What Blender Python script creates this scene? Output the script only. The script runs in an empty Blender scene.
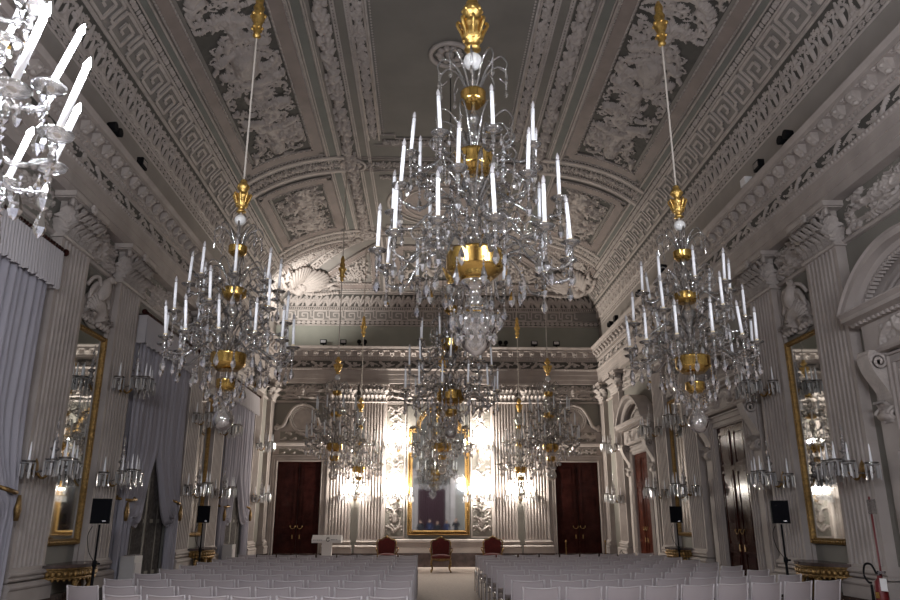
import bpy, math, random
import numpy as np
from math import sin, cos, pi, radians, sqrt, atan2
random.seed(7)
RNG = np.random.default_rng(11)
SC = bpy.context.scene
COL = SC.collection

# ---------------------------------------------------------------- room numbers
CX = 0.43                      # long axis of the hall
XL, XR = -6.0, 6.86            # side walls
YE, YB = 28.36, -1.6           # far wall, wall behind the viewer
ZA = 6.70                      # underside of the architrave
ZC = 8.10                      # top of the cornice
ZS = 9.03                      # springing of the coved ceiling
ZT = 11.50                     # crown
AO, AA, BB = 2.65, 3.78, 2.47  # cove ellipse: inner offset, half width, rise
YH, AE = 24.8, 3.56            # far cove
PAIRS = [12.8, 19.9, 27.0]     # centres of the pilaster pairs along the side walls
BAYS = [9.25, 16.35, 23.45]    # doors (right) and windows (left)
PO, PW, PP = 1.18, 1.0, 0.17   # pilaster offset, width, projection

# ---------------------------------------------------------------- materials
def mat(name, rgb, rough=0.6, metal=0.0, var=0.0, vscale=3.0, bump=0.0, bscale=40.0, spec=0.5, coat=0.0, sheen=0.0):
    m = bpy.data.materials.new(name); m.use_nodes = True
    nt = m.node_tree; b = nt.nodes['Principled BSDF']
    b.inputs['Base Color'].default_value = (*rgb, 1)
    b.inputs['Roughness'].default_value = rough
    b.inputs['Metallic'].default_value = metal
    b.inputs['Specular IOR Level'].default_value = spec
    b.inputs['Coat Weight'].default_value = coat
    b.inputs['Sheen Weight'].default_value = sheen
    if var or bump:
        tc = nt.nodes.new('ShaderNodeTexCoord')
        if var:
            n = nt.nodes.new('ShaderNodeTexNoise'); n.inputs['Scale'].default_value = vscale
            n.inputs['Detail'].default_value = 5
            r = nt.nodes.new('ShaderNodeValToRGB')
            r.color_ramp.elements[0].position = 0.3; r.color_ramp.elements[1].position = 0.7
            r.color_ramp.elements[0].color = (*[c*(1-var) for c in rgb], 1)
            r.color_ramp.elements[1].color = (*[min(1, c*(1+var)) for c in rgb], 1)
            nt.links.new(tc.outputs['Object'], n.inputs['Vector'])
            nt.links.new(n.outputs['Fac'], r.inputs['Fac'])
            nt.links.new(r.outputs['Color'], b.inputs['Base Color'])
        if bump:
            n2 = nt.nodes.new('ShaderNodeTexNoise'); n2.inputs['Scale'].default_value = bscale
            n2.inputs['Detail'].default_value = 3
            n2.inputs['Roughness'].default_value = .65
            bp = nt.nodes.new('ShaderNodeBump'); bp.inputs['Strength'].default_value = bump
            bp.inputs['Distance'].default_value = 0.02
            nt.links.new(tc.outputs['Object'], n2.inputs['Vector'])
            nt.links.new(n2.outputs['Fac'], bp.inputs['Height'])
            nt.links.new(bp.outputs['Normal'], b.inputs['Normal'])
    return m

def glass(name, tint, clear=0.5, rough=0.06, body=(0.5, 0.5, 0.52), bodyw=0.35, ior=1.6):
    """thin cut glass: clear + fresnel gloss + a little milky body"""
    m = bpy.data.materials.new(name); m.use_nodes = True
    nt = m.node_tree; nt.nodes.clear()
    out = nt.nodes.new('ShaderNodeOutputMaterial')
    tr = nt.nodes.new('ShaderNodeBsdfTransparent'); tr.inputs['Color'].default_value = (*tint, 1)
    gl = nt.nodes.new('ShaderNodeBsdfGlossy'); gl.inputs['Roughness'].default_value = rough
    gl.inputs['Color'].default_value = (0.92, 0.91, 0.90, 1)
    df = nt.nodes.new('ShaderNodeBsdfTranslucent'); df.inputs['Color'].default_value = (*body, 1)
    d2 = nt.nodes.new('ShaderNodeBsdfDiffuse'); d2.inputs['Color'].default_value = (*body, 1)
    ad = nt.nodes.new('ShaderNodeMixShader'); ad.inputs[0].default_value = 0.5
    nt.links.new(df.outputs[0], ad.inputs[1]); nt.links.new(d2.outputs[0], ad.inputs[2])
    m1 = nt.nodes.new('ShaderNodeMixShader'); m1.inputs[0].default_value = bodyw
    nt.links.new(tr.outputs[0], m1.inputs[1]); nt.links.new(ad.outputs[0], m1.inputs[2])
    fr = nt.nodes.new('ShaderNodeFresnel'); fr.inputs['IOR'].default_value = ior
    mp = nt.nodes.new('ShaderNodeMapRange')
    mp.inputs['To Min'].default_value = (1-clear)*0.35; mp.inputs['To Max'].default_value = 1.0
    nt.links.new(fr.outputs[0], mp.inputs['Value'])
    m2 = nt.nodes.new('ShaderNodeMixShader')
    nt.links.new(mp.outputs[0], m2.inputs[0]); nt.links.new(m1.outputs[0], m2.inputs[1]); nt.links.new(gl.outputs[0], m2.inputs[2])
    nt.links.new(m2.outputs[0], out.inputs['Surface'])
    return m

def cloth(name, rgb, see=0.15, trans=0.4, weave=0.0, wscale=300):
    m = bpy.data.materials.new(name); m.use_nodes = True
    nt = m.node_tree; nt.nodes.clear()
    out = nt.nodes.new('ShaderNodeOutputMaterial')
    d = nt.nodes.new('ShaderNodeBsdfDiffuse'); d.inputs['Color'].default_value = (*rgb, 1)
    t = nt.nodes.new('ShaderNodeBsdfTranslucent'); t.inputs['Color'].default_value = (*rgb, 1)
    tr = nt.nodes.new('ShaderNodeBsdfTransparent')
    a = nt.nodes.new('ShaderNodeMixShader'); a.inputs[0].default_value = trans
    b = nt.nodes.new('ShaderNodeMixShader'); b.inputs[0].default_value = see
    nt.links.new(d.outputs[0], a.inputs[1]); nt.links.new(t.outputs[0], a.inputs[2])
    nt.links.new(a.outputs[0], b.inputs[1]); nt.links.new(tr.outputs[0], b.inputs[2])
    nt.links.new(b.outputs[0], out.inputs['Surface'])
    if weave:
        tc = nt.nodes.new('ShaderNodeTexCoord'); n = nt.nodes.new('ShaderNodeTexNoise')
        n.inputs['Scale'].default_value = wscale
        r = nt.nodes.new('ShaderNodeValToRGB')
        r.color_ramp.elements[0].color = (*[c*(1-weave) for c in rgb], 1)
        r.color_ramp.elements[1].color = (*[min(1, c*(1+weave)) for c in rgb], 1)
        nt.links.new(tc.outputs['Object'], n.inputs['Vector']); nt.links.new(n.outputs['Fac'], r.inputs['Fac'])
        nt.links.new(r.outputs['Color'], d.inputs['Color'])
    return m

def emis(name, rgb, s):
    m = bpy.data.materials.new(name); m.use_nodes = True
    nt = m.node_tree; nt.nodes.clear()
    out = nt.nodes.new('ShaderNodeOutputMaterial'); e = nt.nodes.new('ShaderNodeEmission')
    e.inputs['Color'].default_value = (*rgb, 1); e.inputs['Strength'].default_value = s
    nt.links.new(e.outputs[0], out.inputs['Surface'])
    return m

M = dict(
    stucco=mat('stucco', (0.365, 0.320, 0.295), 0.75, var=0.12, vscale=2.2, bump=0.15, bscale=60),
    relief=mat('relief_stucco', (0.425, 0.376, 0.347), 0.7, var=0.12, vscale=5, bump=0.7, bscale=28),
    ground=mat('relief_ground', (0.075, 0.070, 0.062), 0.85, var=0.12, vscale=4),  # grey stucco ground, with the shade of the recesses darkened into its colour
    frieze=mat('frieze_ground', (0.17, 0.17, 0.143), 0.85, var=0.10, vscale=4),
    vault=mat('vault_paint', (0.215, 0.197, 0.18), 0.85, var=0.10, vscale=1.5),
    flat=mat('flat_ceiling_paint', (0.18, 0.168, 0.15), 0.9, var=0.10, vscale=1.2, bump=0.1, bscale=25),
    green=mat('grey_green_band', (0.16, 0.163, 0.147), 0.85, var=0.08, vscale=2),
    rose=mat('rose_marble_band', (0.215, 0.175, 0.158), 0.7, var=0.10, vscale=3),
    wall=mat('wall_paint', (0.200, 0.187, 0.163), 0.85, var=0.07, vscale=1.2, bump=0.05, bscale=60),
    marble=mat('dark_marble', (0.06, 0.040, 0.035), 0.25, var=0.5, vscale=6),
    carpet=mat('floor_carpet', (0.44, 0.37, 0.325), 0.95, var=0.12, vscale=14, bump=0.3, bscale=200),
    gilt=mat('gilt', (0.85, 0.52, 0.17), 0.38, 1.0, var=0.35, vscale=22, bump=0.3, bscale=50),
    giltframe=mat('gilt_frame', (0.26, 0.155, 0.05), 0.5, 0.7, var=0.4, vscale=30, bump=0.5, bscale=60),
    giltold=mat('old_gilt', (0.26, 0.16, 0.06), 0.5, 0.75, var=0.5, vscale=18, bump=0.5, bscale=40),
    brass=mat('brass', (0.70, 0.46, 0.14), 0.18, 1.0, var=0.12, vscale=14),
    mirror=mat('mirror_glass', (0.80, 0.83, 0.83), 0.03, 1.0),
    wood=mat('mahogany', (0.030, 0.0085, 0.007), 0.15, var=0.35, vscale=5, coat=0.0, spec=0.09),
    woodr=mat('warm_mahogany', (0.075, 0.020, 0.012), 0.2, var=0.35, vscale=5, coat=0.0, spec=0.15),
    black=mat('black_plastic', (0.006, 0.006, 0.007), 0.8, spec=0.15),
    steel=mat('chrome_tube', (0.62, 0.62, 0.64), 0.22, 1.0),
    white=mat('white_enamel', (0.78, 0.76, 0.75), 0.4),
    offwhite=mat('grey_white_enamel', (0.42, 0.40, 0.39), 0.45),
    candle=mat('candle_sleeve', (0.93, 0.93, 0.95), 0.45, spec=0.4),
    candleend=mat('candle_socket', (0.75, 0.62, 0.42), 0.5),
    porcelain=mat('porcelain', (0.85, 0.84, 0.82), 0.2),
    red=mat('red_velvet', (0.12, 0.012, 0.010), 0.85, sheen=0.2, var=0.2, vscale=12),
    redpaint=mat('red_paint', (0.115, 0.008, 0.010), 0.45),
    darkred=mat('dark_red_drape', (0.030, 0.008, 0.012), 0.85),
    cord=mat('cord', (0.55, 0.50, 0.44), 0.7),
    darkcord=mat('dark_cord', (0.05, 0.045, 0.04), 0.7),
    seat=mat('chair_fabric', (0.30, 0.25, 0.25), 0.85),
    post=mat('chair_post', (0.47, 0.43, 0.435), 0.4),
    night=mat('night_pane', (0.02, 0.022, 0.035), 0.12),
    bulb=mat('clear_bulb', (0.40, 0.38, 0.38), 0.15),
    skin=mat('skin', (0.45, 0.28, 0.20), 0.6),
    darkcloth=mat('dark_clothes', (0.018, 0.018, 0.022), 0.9),
    navy=mat('navy_clothes', (0.02, 0.025, 0.06), 0.9),
    hair=mat('hair', (0.03, 0.02, 0.015), 0.7),
    ink=mat('black_ink', (0.006, 0.006, 0.008), 0.9, spec=0.1),
    grey=mat('grey_print', (0.30, 0.30, 0.32), 0.6),
)
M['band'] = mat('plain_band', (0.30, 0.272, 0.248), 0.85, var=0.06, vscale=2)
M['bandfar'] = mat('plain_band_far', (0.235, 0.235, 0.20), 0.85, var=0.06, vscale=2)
M['glass'] = glass('cut_glass', (0.92, 0.915, 0.91), 0.45, 0.09, (0.52, 0.49, 0.47), 0.24)
M['glassarm'] = glass('drawn_glass', (0.88, 0.88, 0.89), 0.35, 0.12, (0.50, 0.475, 0.455), 0.27)
M['crystal'] = glass('crystal_drop', (0.97, 0.97, 1.0), 0.2, 0.03, (0.85, 0.85, 0.9), 0.36, ior=1.9)
M['prism'] = glass('prism_glass', (0.97, 0.97, 1.0), 0.3, 0.10, (0.97, 0.96, 0.97), 0.66, ior=1.9)
M['sheer'] = cloth('sheer_curtain', (0.51, 0.49, 0.54), 0.05, 0.35)
M['pelmet'] = cloth('pelmet_cloth', (0.55, 0.52, 0.53), 0.0, 0.2)
M['lace'] = cloth('lace_panel', (0.13, 0.12, 0.115), 0.12, 0.3, 0.8, 14)
M['mesh'] = cloth('chair_mesh', (0.53, 0.475, 0.485), 0.16, 0.30, 0.12, 260)
M['lit'] = emis('lit_bulb', (0.86, 0.91, 1.0), 60)
M['litwarm'] = emis('lit_bulb_warm', (1.0, 0.93, 0.82), 60)

# ---------------------------------------------------------------- mesh helpers
KIDS = {}
class MB:
    def __init__(s): s.v = []; s.f = []; s.sm = []; s.mi = []
    def add(s, vs, fs, smooth=False, mi=0):
        o = len(s.v); s.v.extend([tuple(map(float, p)) for p in vs])
        for f in fs: s.f.append([i+o for i in f])
        s.sm.extend([smooth]*len(fs)); s.mi.extend([mi]*len(fs)); return s
    def box(s, c, d, rz=0.0, mi=0, top=None):
        cx, cy, cz = c; dx, dy, dz = d[0]/2, d[1]/2, d[2]/2
        t = top or (1, 1)
        P = [(-dx,-dy,-dz),(dx,-dy,-dz),(dx,dy,-dz),(-dx,dy,-dz),(-dx*t[0],-dy*t[1],dz),(dx*t[0],-dy*t[1],dz),(dx*t[0],dy*t[1],dz),(-dx*t[0],dy*t[1],dz)]
        ca, sa = cos(rz), sin(rz)
        s.add([(cx+x*ca-y*sa, cy+x*sa+y*ca, cz+z) for x,y,z in P],
              [(0,3,2,1),(4,5,6,7),(0,1,5,4),(1,2,6,5),(2,3,7,6),(3,0,4,7)], False, mi); return s
    def lathe(s, prof, c=(0,0,0), seg=16, smooth=True, mi=0, a0=0.0, a1=2*pi, sx=1.0, sy=1.0):
        full = abs(a1-a0-2*pi) < 1e-6; n = seg if full else seg+1
        vs = []
        for r, z in prof:
            for k in range(n):
                a = a0+(a1-a0)*k/seg
                vs.append((c[0]+r*cos(a)*sx, c[1]+r*sin(a)*sy, c[2]+z))
        fs = []
        for i in range(len(prof)-1):
            for k in range(seg):
                k2 = (k+1) % n if full else k+1
                fs.append((i*n+k, i*n+k2, (i+1)*n+k2, (i+1)*n+k))
        s.add(vs, fs, smooth, mi)
        if full:
            m0 = len(s.v)-len(vs)
            for i in (0, len(prof)-1):
                if prof[i][0] > 1e-4:
                    f = [m0+i*n+k for k in range(n)]
                    s.f.append(f[::-1] if i == 0 else f); s.sm.append(False); s.mi.append(mi)
        return s
    def tube(s, pts, r, seg=6, smooth=True, mi=0, closed=False, cap=True):
        P = np.array(pts, float); n = len(P)
        R = np.full(n, r) if np.isscalar(r) else np.array(r, float)
        if closed: T = np.roll(P, -1, 0)-np.roll(P, 1, 0)
        else: T = np.gradient(P, axis=0)
        T /= np.maximum(np.linalg.norm(T, axis=1, keepdims=True), 1e-9)
        up = np.array([0, 0, 1.0])
        if abs(T[0] @ up) > 0.9: up = np.array([1.0, 0, 0])
        N = np.zeros_like(P); N[0] = up-T[0]*(T[0]@up); N[0] /= np.linalg.norm(N[0])
        for i in range(1, n):
            q = N[i-1]-T[i]*(T[i]@N[i-1]); l = np.linalg.norm(q)
            N[i] = q/l if l > 1e-6 else N[i-1]
        B = np.cross(T, N)
        ang = np.arange(seg)*2*pi/seg
        V = P[:, None]+R[:, None, None]*(np.cos(ang)[None, :, None]*N[:, None]+np.sin(ang)[None, :, None]*B[:, None])
        fs = []
        for i in range(n if closed else n-1):
            j = (i+1) % n
            for k in range(seg):
                k2 = (k+1) % seg
                fs.append((i*seg+k, i*seg+k2, j*seg+k2, j*seg+k))
        if cap and not closed:
            fs.append(tuple(range(seg))[::-1]); fs.append(tuple((n-1)*seg+k for k in range(seg)))
        s.add(V.reshape(-1, 3).tolist(), fs, smooth, mi); return s
    def ball(s, c, r, seg=8, rings=6, smooth=True, mi=0, sc=(1, 1, 1)):
        pr = [(sin(pi*i/rings), -cos(pi*i/rings)) for i in range(rings+1)]
        vs = []; 
        for a, z in pr:
            for k in range(seg):
                t = 2*pi*k/seg
                vs.append((c[0]+r*sc[0]*a*cos(t), c[1]+r*sc[1]*a*sin(t), c[2]+r*sc[2]*z))
        fs = [(i*seg+k, i*seg+(k+1) % seg, (i+1)*seg+(k+1) % seg, (i+1)*seg+k) for i in range(rings) for k in range(seg)]
        s.add(vs, fs, smooth, mi); return s
    def grid(s, A, smooth=True, mi=0, flip=False):
        m, n = A.shape[:2]
        fs = [(i*n+j, i*n+j+1, (i+1)*n+j+1, (i+1)*n+j) for i in range(m-1) for j in range(n-1)]
        if flip: fs = [f[::-1] for f in fs]
        s.add(A.reshape(-1, 3).tolist(), fs, smooth, mi); return s
    def extrude(s, prof, A, B, u, w, mi=0, smooth=False):
        """closed polygon prof [(a,b)] in the plane spanned by u,w, swept from A to B"""
        A = np.array(A, float); B = np.array(B, float); u = np.array(u, float); w = np.array(w, float)
        n = len(prof)
        vs = [A+a*u+b*w for a, b in prof]+[B+a*u+b*w for a, b in prof]
        fs = [(i, (i+1) % n, n+(i+1) % n, n+i) for i in range(n)]
        s.add(vs, fs, smooth, mi)
        o = len(s.v)-2*n
        s.f.append([o+i for i in range(n)][::-1]); s.f.append([o+n+i for i in range(n)])
        s.sm += [False, False]; s.mi += [mi, mi]; return s
    def build(s, name, mats, parent=None, loc=(0, 0, 0), kind=None):
        me = bpy.data.meshes.new(name); me.from_pydata(s.v, [], s.f)
        for m in (mats if isinstance(mats, (list, tuple)) else [mats]): me.materials.append(m)
        me.polygons.foreach_set('use_smooth', s.sm); me.polygons.foreach_set('material_index', s.mi)
        me.update()
        return link(name, me, parent, loc, kind)

def link(name, me, parent=None, loc=(0, 0, 0), kind=None):
    o = bpy.data.objects.new(name, me); COL.objects.link(o); o.location = loc
    if parent: o.parent = parent; KIDS.setdefault(parent.name, []).append(o)
    if kind: o['kind'] = kind
    return o

def thing(name, label, cat, loc=(0, 0, 0), rz=0.0, group=None):
    o = bpy.data.objects.new(name, None); COL.objects.link(o)
    o.empty_display_size = 0.1
    o.location = loc; o.rotation_euler = (0, 0, rz); tag(o, label, cat, group); return o
def tag(o, label, cat, group=None):
    o['label'] = label; o['category'] = cat
    if group: o['group'] = group
    return o
def frame(name, loc=(0, 0, 0), rz=0.0):
    o = bpy.data.objects.new(name, None); COL.objects.link(o); o.location = loc; o.rotation_euler = (0, 0, rz)
    o['kind'] = 'structure'; return o

def dup(root, loc=None, rz=None, label=None, group=None, scale=None):
    def cp(o, par):
        c = o.copy(); COL.objects.link(c)
        if par: c.parent = par; KIDS.setdefault(par.name, []).append(c)
        for ch in list(KIDS.get(o.name, ())): cp(ch, c)
        return c
    r = cp(root, None)
    if loc is not None: r.location = loc
    if rz is not None: r.rotation_euler = (0, 0, rz)
    if label: r['label'] = label
    if group: r['group'] = group
    if scale: r.scale = scale
    return r

def smooth_path(pts, n=8):
    P = np.array(pts, float); out = []
    for i in range(len(P)-1):
        p0 = P[max(i-1, 0)]; p1 = P[i]; p2 = P[i+1]; p3 = P[min(i+2, len(P)-1)]
        for k in range(n):
            t = k/n
            out.append(0.5*((2*p1)+(-p0+p2)*t+(2*p0-5*p1+4*p2-p3)*t*t+(-p0+3*p1-3*p2+p3)*t**3))
    out.append(P[-1]); return np.array(out)

# ---------------------------------------------------------------- reliefs (height fields of scrolls and leaves)
class HF:
    def __init__(s, W, H, res):
        s.W, s.H, s.res = W, H, res
        s.nx = max(3, int(round(W/res))+1); s.ny = max(3, int(round(H/res))+1)
        s.a = np.zeros((s.ny, s.nx)); s.x = np.linspace(0, W, s.nx); s.y = np.linspace(0, H, s.ny)
    def stroke(s, pts, hs=1.0):
        for (x0, y0, r0), (x1, y1, r1) in zip(pts[:-1], pts[1:]):
            r = max(r0, r1)
            i0 = np.searchsorted(s.x, min(x0, x1)-r); i1 = np.searchsorted(s.x, max(x0, x1)+r)
            j0 = np.searchsorted(s.y, min(y0, y1)-r); j1 = np.searchsorted(s.y, max(y0, y1)+r)
            if i1 <= i0 or j1 <= j0: continue
            X, Y = np.meshgrid(s.x[i0:i1], s.y[j0:j1])
            dx, dy = x1-x0, y1-y0; L = dx*dx+dy*dy+1e-12
            t = np.clip(((X-x0)*dx+(Y-y0)*dy)/L, 0, 1)
            rr = r0+(r1-r0)*t
            d2 = (X-x0-dx*t)**2+(Y-y0-dy*t)**2
            h = hs*np.sqrt(np.maximum(rr*rr-d2, 0))
            s.a[j0:j1, i0:i1] = np.maximum(s.a[j0:j1, i0:i1], h)
    def dot(s, x, y, r, hs=1.0): s.stroke([(x, y, r), (x+1e-4, y, r)], hs)
    def ring(s, x, y, R, r, hs=1.0, sx=1.0, sy=1.0, n=20):
        s.stroke([(x+R*sx*cos(2*pi*k/n), y+R*sy*sin(2*pi*k/n), r) for k in range(n+1)], hs)
    def acanthus(s, x, y, size, ang, turn, leaves=6, hs=1.0):
        pts = []; px, py = x, y; a = ang; N = 15
        for k in range(N):
            t = k/(N-1)
            pts.append((px, py, size*(0.10*(1-t)+0.05)))
            st = size*0.17*(1-0.62*t)
            px += st*cos(a); py += st*sin(a); a += turn*(0.10+0.62*t)
            if 0 < k < N-4 and k % 2 == 1:
                for sgn in ((-1,) if k % 4 == 1 else (-1, 1)):
                    b = a-turn*sgn*1.0*(-1) if sgn > 0 else a-turn*0.9
                    l = size*0.34*(1-0.5*t)
                    q = [(px, py, size*0.07)]
                    q.append((px+l*.5*cos(b), py+l*.5*sin(b), size*0.085*(1-0.4*t)))
                    b2 = b-turn*0.5
                    q.append((px+l*.5*cos(b)+l*.5*cos(b2), py+l*.5*sin(b)+l*.5*sin(b2), size*0.035))
                    s.stroke(q, hs*0.9)
        s.stroke(pts, hs); s.dot(px, py, size*0.09, hs*1.3)
    def rosette(s, x, y, r, n=6, hs=0.8):
        for k in range(n):
            a = 2*pi*k/n
            s.stroke([(x+.3*r*cos(a), y+.3*r*sin(a), r*.22), (x+.75*r*cos(a), y+.75*r*sin(a), r*.30)], hs)
        s.dot(x, y, r*.32, hs*1.3)
    def fill(s, size, dens, rnd, hs=1.0, mirror=True):
        n = int(dens*s.W*s.H/(size*size))
        for _ in range(n):
            x = rnd.uniform(0, s.W); y = rnd.uniform(0, s.H); z = size*rnd.uniform(.6, 1.25)
            a = rnd.uniform(0, 2*pi); t = rnd.choice((-1, 1))
            s.acanthus(x, y, z, a, t, hs=hs)
    def body(s, x, y, sc, d=1):
        """a reclining winged beast: trunk, neck, head, legs, wing, tail"""
        S = lambda L, hs=.75: s.stroke([(x+d*a*sc, y+b*sc, r*sc) for a, b, r in L], hs)
        S([(-.45, 0, .20), (-.1, .05, .17), (.25, .12, .22)]); S([(.25, .12, .17), (.42, .36, .12), (.55, .46, .12), (.70, .42, .07)])
        S([(.3, .0, .12), (.5, -.22, .07), (.72, -.26, .06)]); S([(-.45, -.05, .15), (-.35, -.3, .08), (-.12, -.34, .06)])
        for k in range(5):
            S([(.05, .15, .06), (-.10-.05*k, .42-.03*k, .075), (-.35-.10*k, .62-.13*k, .03)], .9)
        S([(-.6, .05, .08), (-.85, .2, .05), (-.8, .42, .05), (-.62, .40, .04)])
    def vase(s, x, y, sc):
        S = lambda L, hs=.7: s.stroke([(x+a*sc, y+b*sc, r*sc) for a, b, r in L], hs)
        S([(-.55, 0, .18), (-.2, 0, .34), (.25, 0, .36), (.5, 0, .24), (.62, 0, .12)])
        for k in range(-3, 4): S([(-.5, .05*k, .03), (0, .10*k, .05), (.45, .07*k, .035)], 2.2)
        S([(.62, -.22, .05), (.62, .22, .05)]); S([(-.72, -.2, .05), (-.72, .2, .05)])
    def overlay(s, size, dens, amt, seed=1):
        r = random.Random(seed); o = HF(s.W, s.H, s.res); o.fill(size, dens, r, 1.0)
        k = np.clip(s.a/.02, 0, 1)
        s.a = s.a+amt*o.a*(.35+.65*k)-amt*.25*s.a
        return s
    def rim(s, k=2):
        for i in range(k):
            f = i/k
            s.a[i] *= f; s.a[-1-i] *= f; s.a[:, i] *= f; s.a[:, -1-i] *= f
        return s

def relief_mesh(name, P, N, a, thr, mats, parent=None, loc=(0, 0, 0), kind='structure', flip=False):
    """P,N arrays (m,n,3), a heights (m,n): one sheet, ground and raised faces carry their own material"""
    V = (P+N*a[..., None]).reshape(-1, 3)
    m, n = a.shape
    I = np.arange(m*n).reshape(m, n)
    q = np.stack([I[:-1, :-1], I[:-1, 1:], I[1:, 1:], I[1:, :-1]], -1).reshape(-1, 4)
    if flip: q = q[:, ::-1]
    me = bpy.data.meshes.new(name)
    me.vertices.add(len(V)); me.vertices.foreach_set('co', V.ravel())
    me.loops.add(q.size); me.loops.foreach_set('vertex_index', q.ravel().astype(np.int32))
    me.polygons.add(len(q)); me.polygons.foreach_set('loop_start', np.arange(0, q.size, 4, dtype=np.int32))
    me.polygons.foreach_set('loop_total', np.full(len(q), 4, dtype=np.int32))
    for mm in mats: me.materials.append(mm)
    fa = (a[:-1, :-1]+a[1:, 1:]+a[:-1, 1:]+a[1:, :-1])/4
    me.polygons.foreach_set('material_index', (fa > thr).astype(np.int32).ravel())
    me.update(calc_edges=True)
    me.polygons.foreach_set('use_smooth', np.ones(len(q), bool))
    return link(name, me, parent, loc, kind)

# surfaces of the coved ceiling: S(p, theta_degrees, h) -> xyz
def side(sg):
    def S(p, t, h=0.0):
        p = np.asarray(p, float); t = np.radians(np.asarray(t, float)); h = np.asarray(h, float)
        nx, nz = -np.cos(t)/AA, -np.sin(t)/BB; l = np.hypot(nx, nz)
        x = CX+sg*(AO+AA*np.cos(t)+h*nx/l); z = ZS+BB*np.sin(t)+h*nz/l
        p, x, z = np.broadcast_arrays(p, x, z)
        return np.stack([x, p, z], -1)
    return S
def endS(p, t, h=0.0):
    p = np.asarray(p, float); t = np.radians(np.asarray(t, float)); h = np.asarray(h, float)
    ny, nz = -np.cos(t)/AE, -np.sin(t)/BB; l = np.hypot(ny, nz)
    y = YH+AE*np.cos(t)+h*ny/l; z = ZS+BB*np.sin(t)+h*nz/l
    p, y, z = np.broadcast_arrays(p, y, z)
    return np.stack([CX+p, y, z], -1)
def flatS(p, q, h=0.0):       # p along Y, q offset from the axis
    p, q, h = np.broadcast_arrays(np.asarray(p, float), np.asarray(q, float), np.asarray(h, float))
    return np.stack([CX+q, p, ZT-h], -1)
def mitre_y(t): return YH+AE*np.cos(np.radians(t))
def mitre_x(t): return AO+AA*np.cos(np.radians(t))

def on_surf(name, S, p0, p1, t0, t1, hf, hs, mats, thr=0.006, base=0.0, swap=False, parent=None, endcut=None):
    a = hf.a*hs
    ny, nx = a.shape
    p = np.linspace(0, 1, nx)[None, :]; t = np.linspace(t0, t1, ny)[:, None]
    lo = p0(t) if callable(p0) else p0; hi = p1(t) if callable(p1) else p1
    Pp = lo+(hi-lo)*p
    P0 = S(Pp, t+0*p, base); P1 = S(Pp, t+0*p, base+1.0)
    return relief_mesh(name, P0, P1-P0, a, thr, mats, parent)

def ribbon(mb, S, path, w, h, base=0.0, mi=0, n=1):
    """raised flat strip along path [(p,t)] with half width given in surface steps (dp,dt)"""
    p = np.array([q[0] for q in path], float); t = np.array([q[1] for q in path], float)
    C = S(p, t, base+h); D = S(p, t, base-0.01)
    T = np.gradient(C, axis=0); T /= np.linalg.norm(T, axis=1, keepdims=True)
    Nn = C-D; Nn /= np.linalg.norm(Nn, axis=1, keepdims=True)
    B = np.cross(T, Nn)
    A = np.stack([D+B*w, C+B*w, C-B*w, D-B*w], 1)
    mb.grid(A, smooth=False, mi=mi)
def line(a, b, n): 
    return [(a[0]+(b[0]-a[0])*k/n, a[1]+(b[1]-a[1])*k/n) for k in range(n+1)]
def mould(mb, S, path, r, base=0.0, seg=6, mi=0):
    p = np.array([q[0] for q in path]); t = np.array([q[1] for q in path])
    mb.tube(S(p, t, base), r, seg, mi=mi)
def beads(mb, S, path, r, step, base=0.0, sc=1.0):
    p = np.array([q[0] for q in path]); t = np.array([q[1] for q in path])
    C = S(p, t, base); d = np.r_[0, np.cumsum(np.linalg.norm(np.diff(C, axis=0), axis=1))]
    n = max(2, int(d[-1]/step))
    for s_ in np.linspace(0, d[-1], n):
        c = [np.interp(s_, d, C[:, k]) for k in range(3)]
        mb.ball(c, r, 5, 4)

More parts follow.
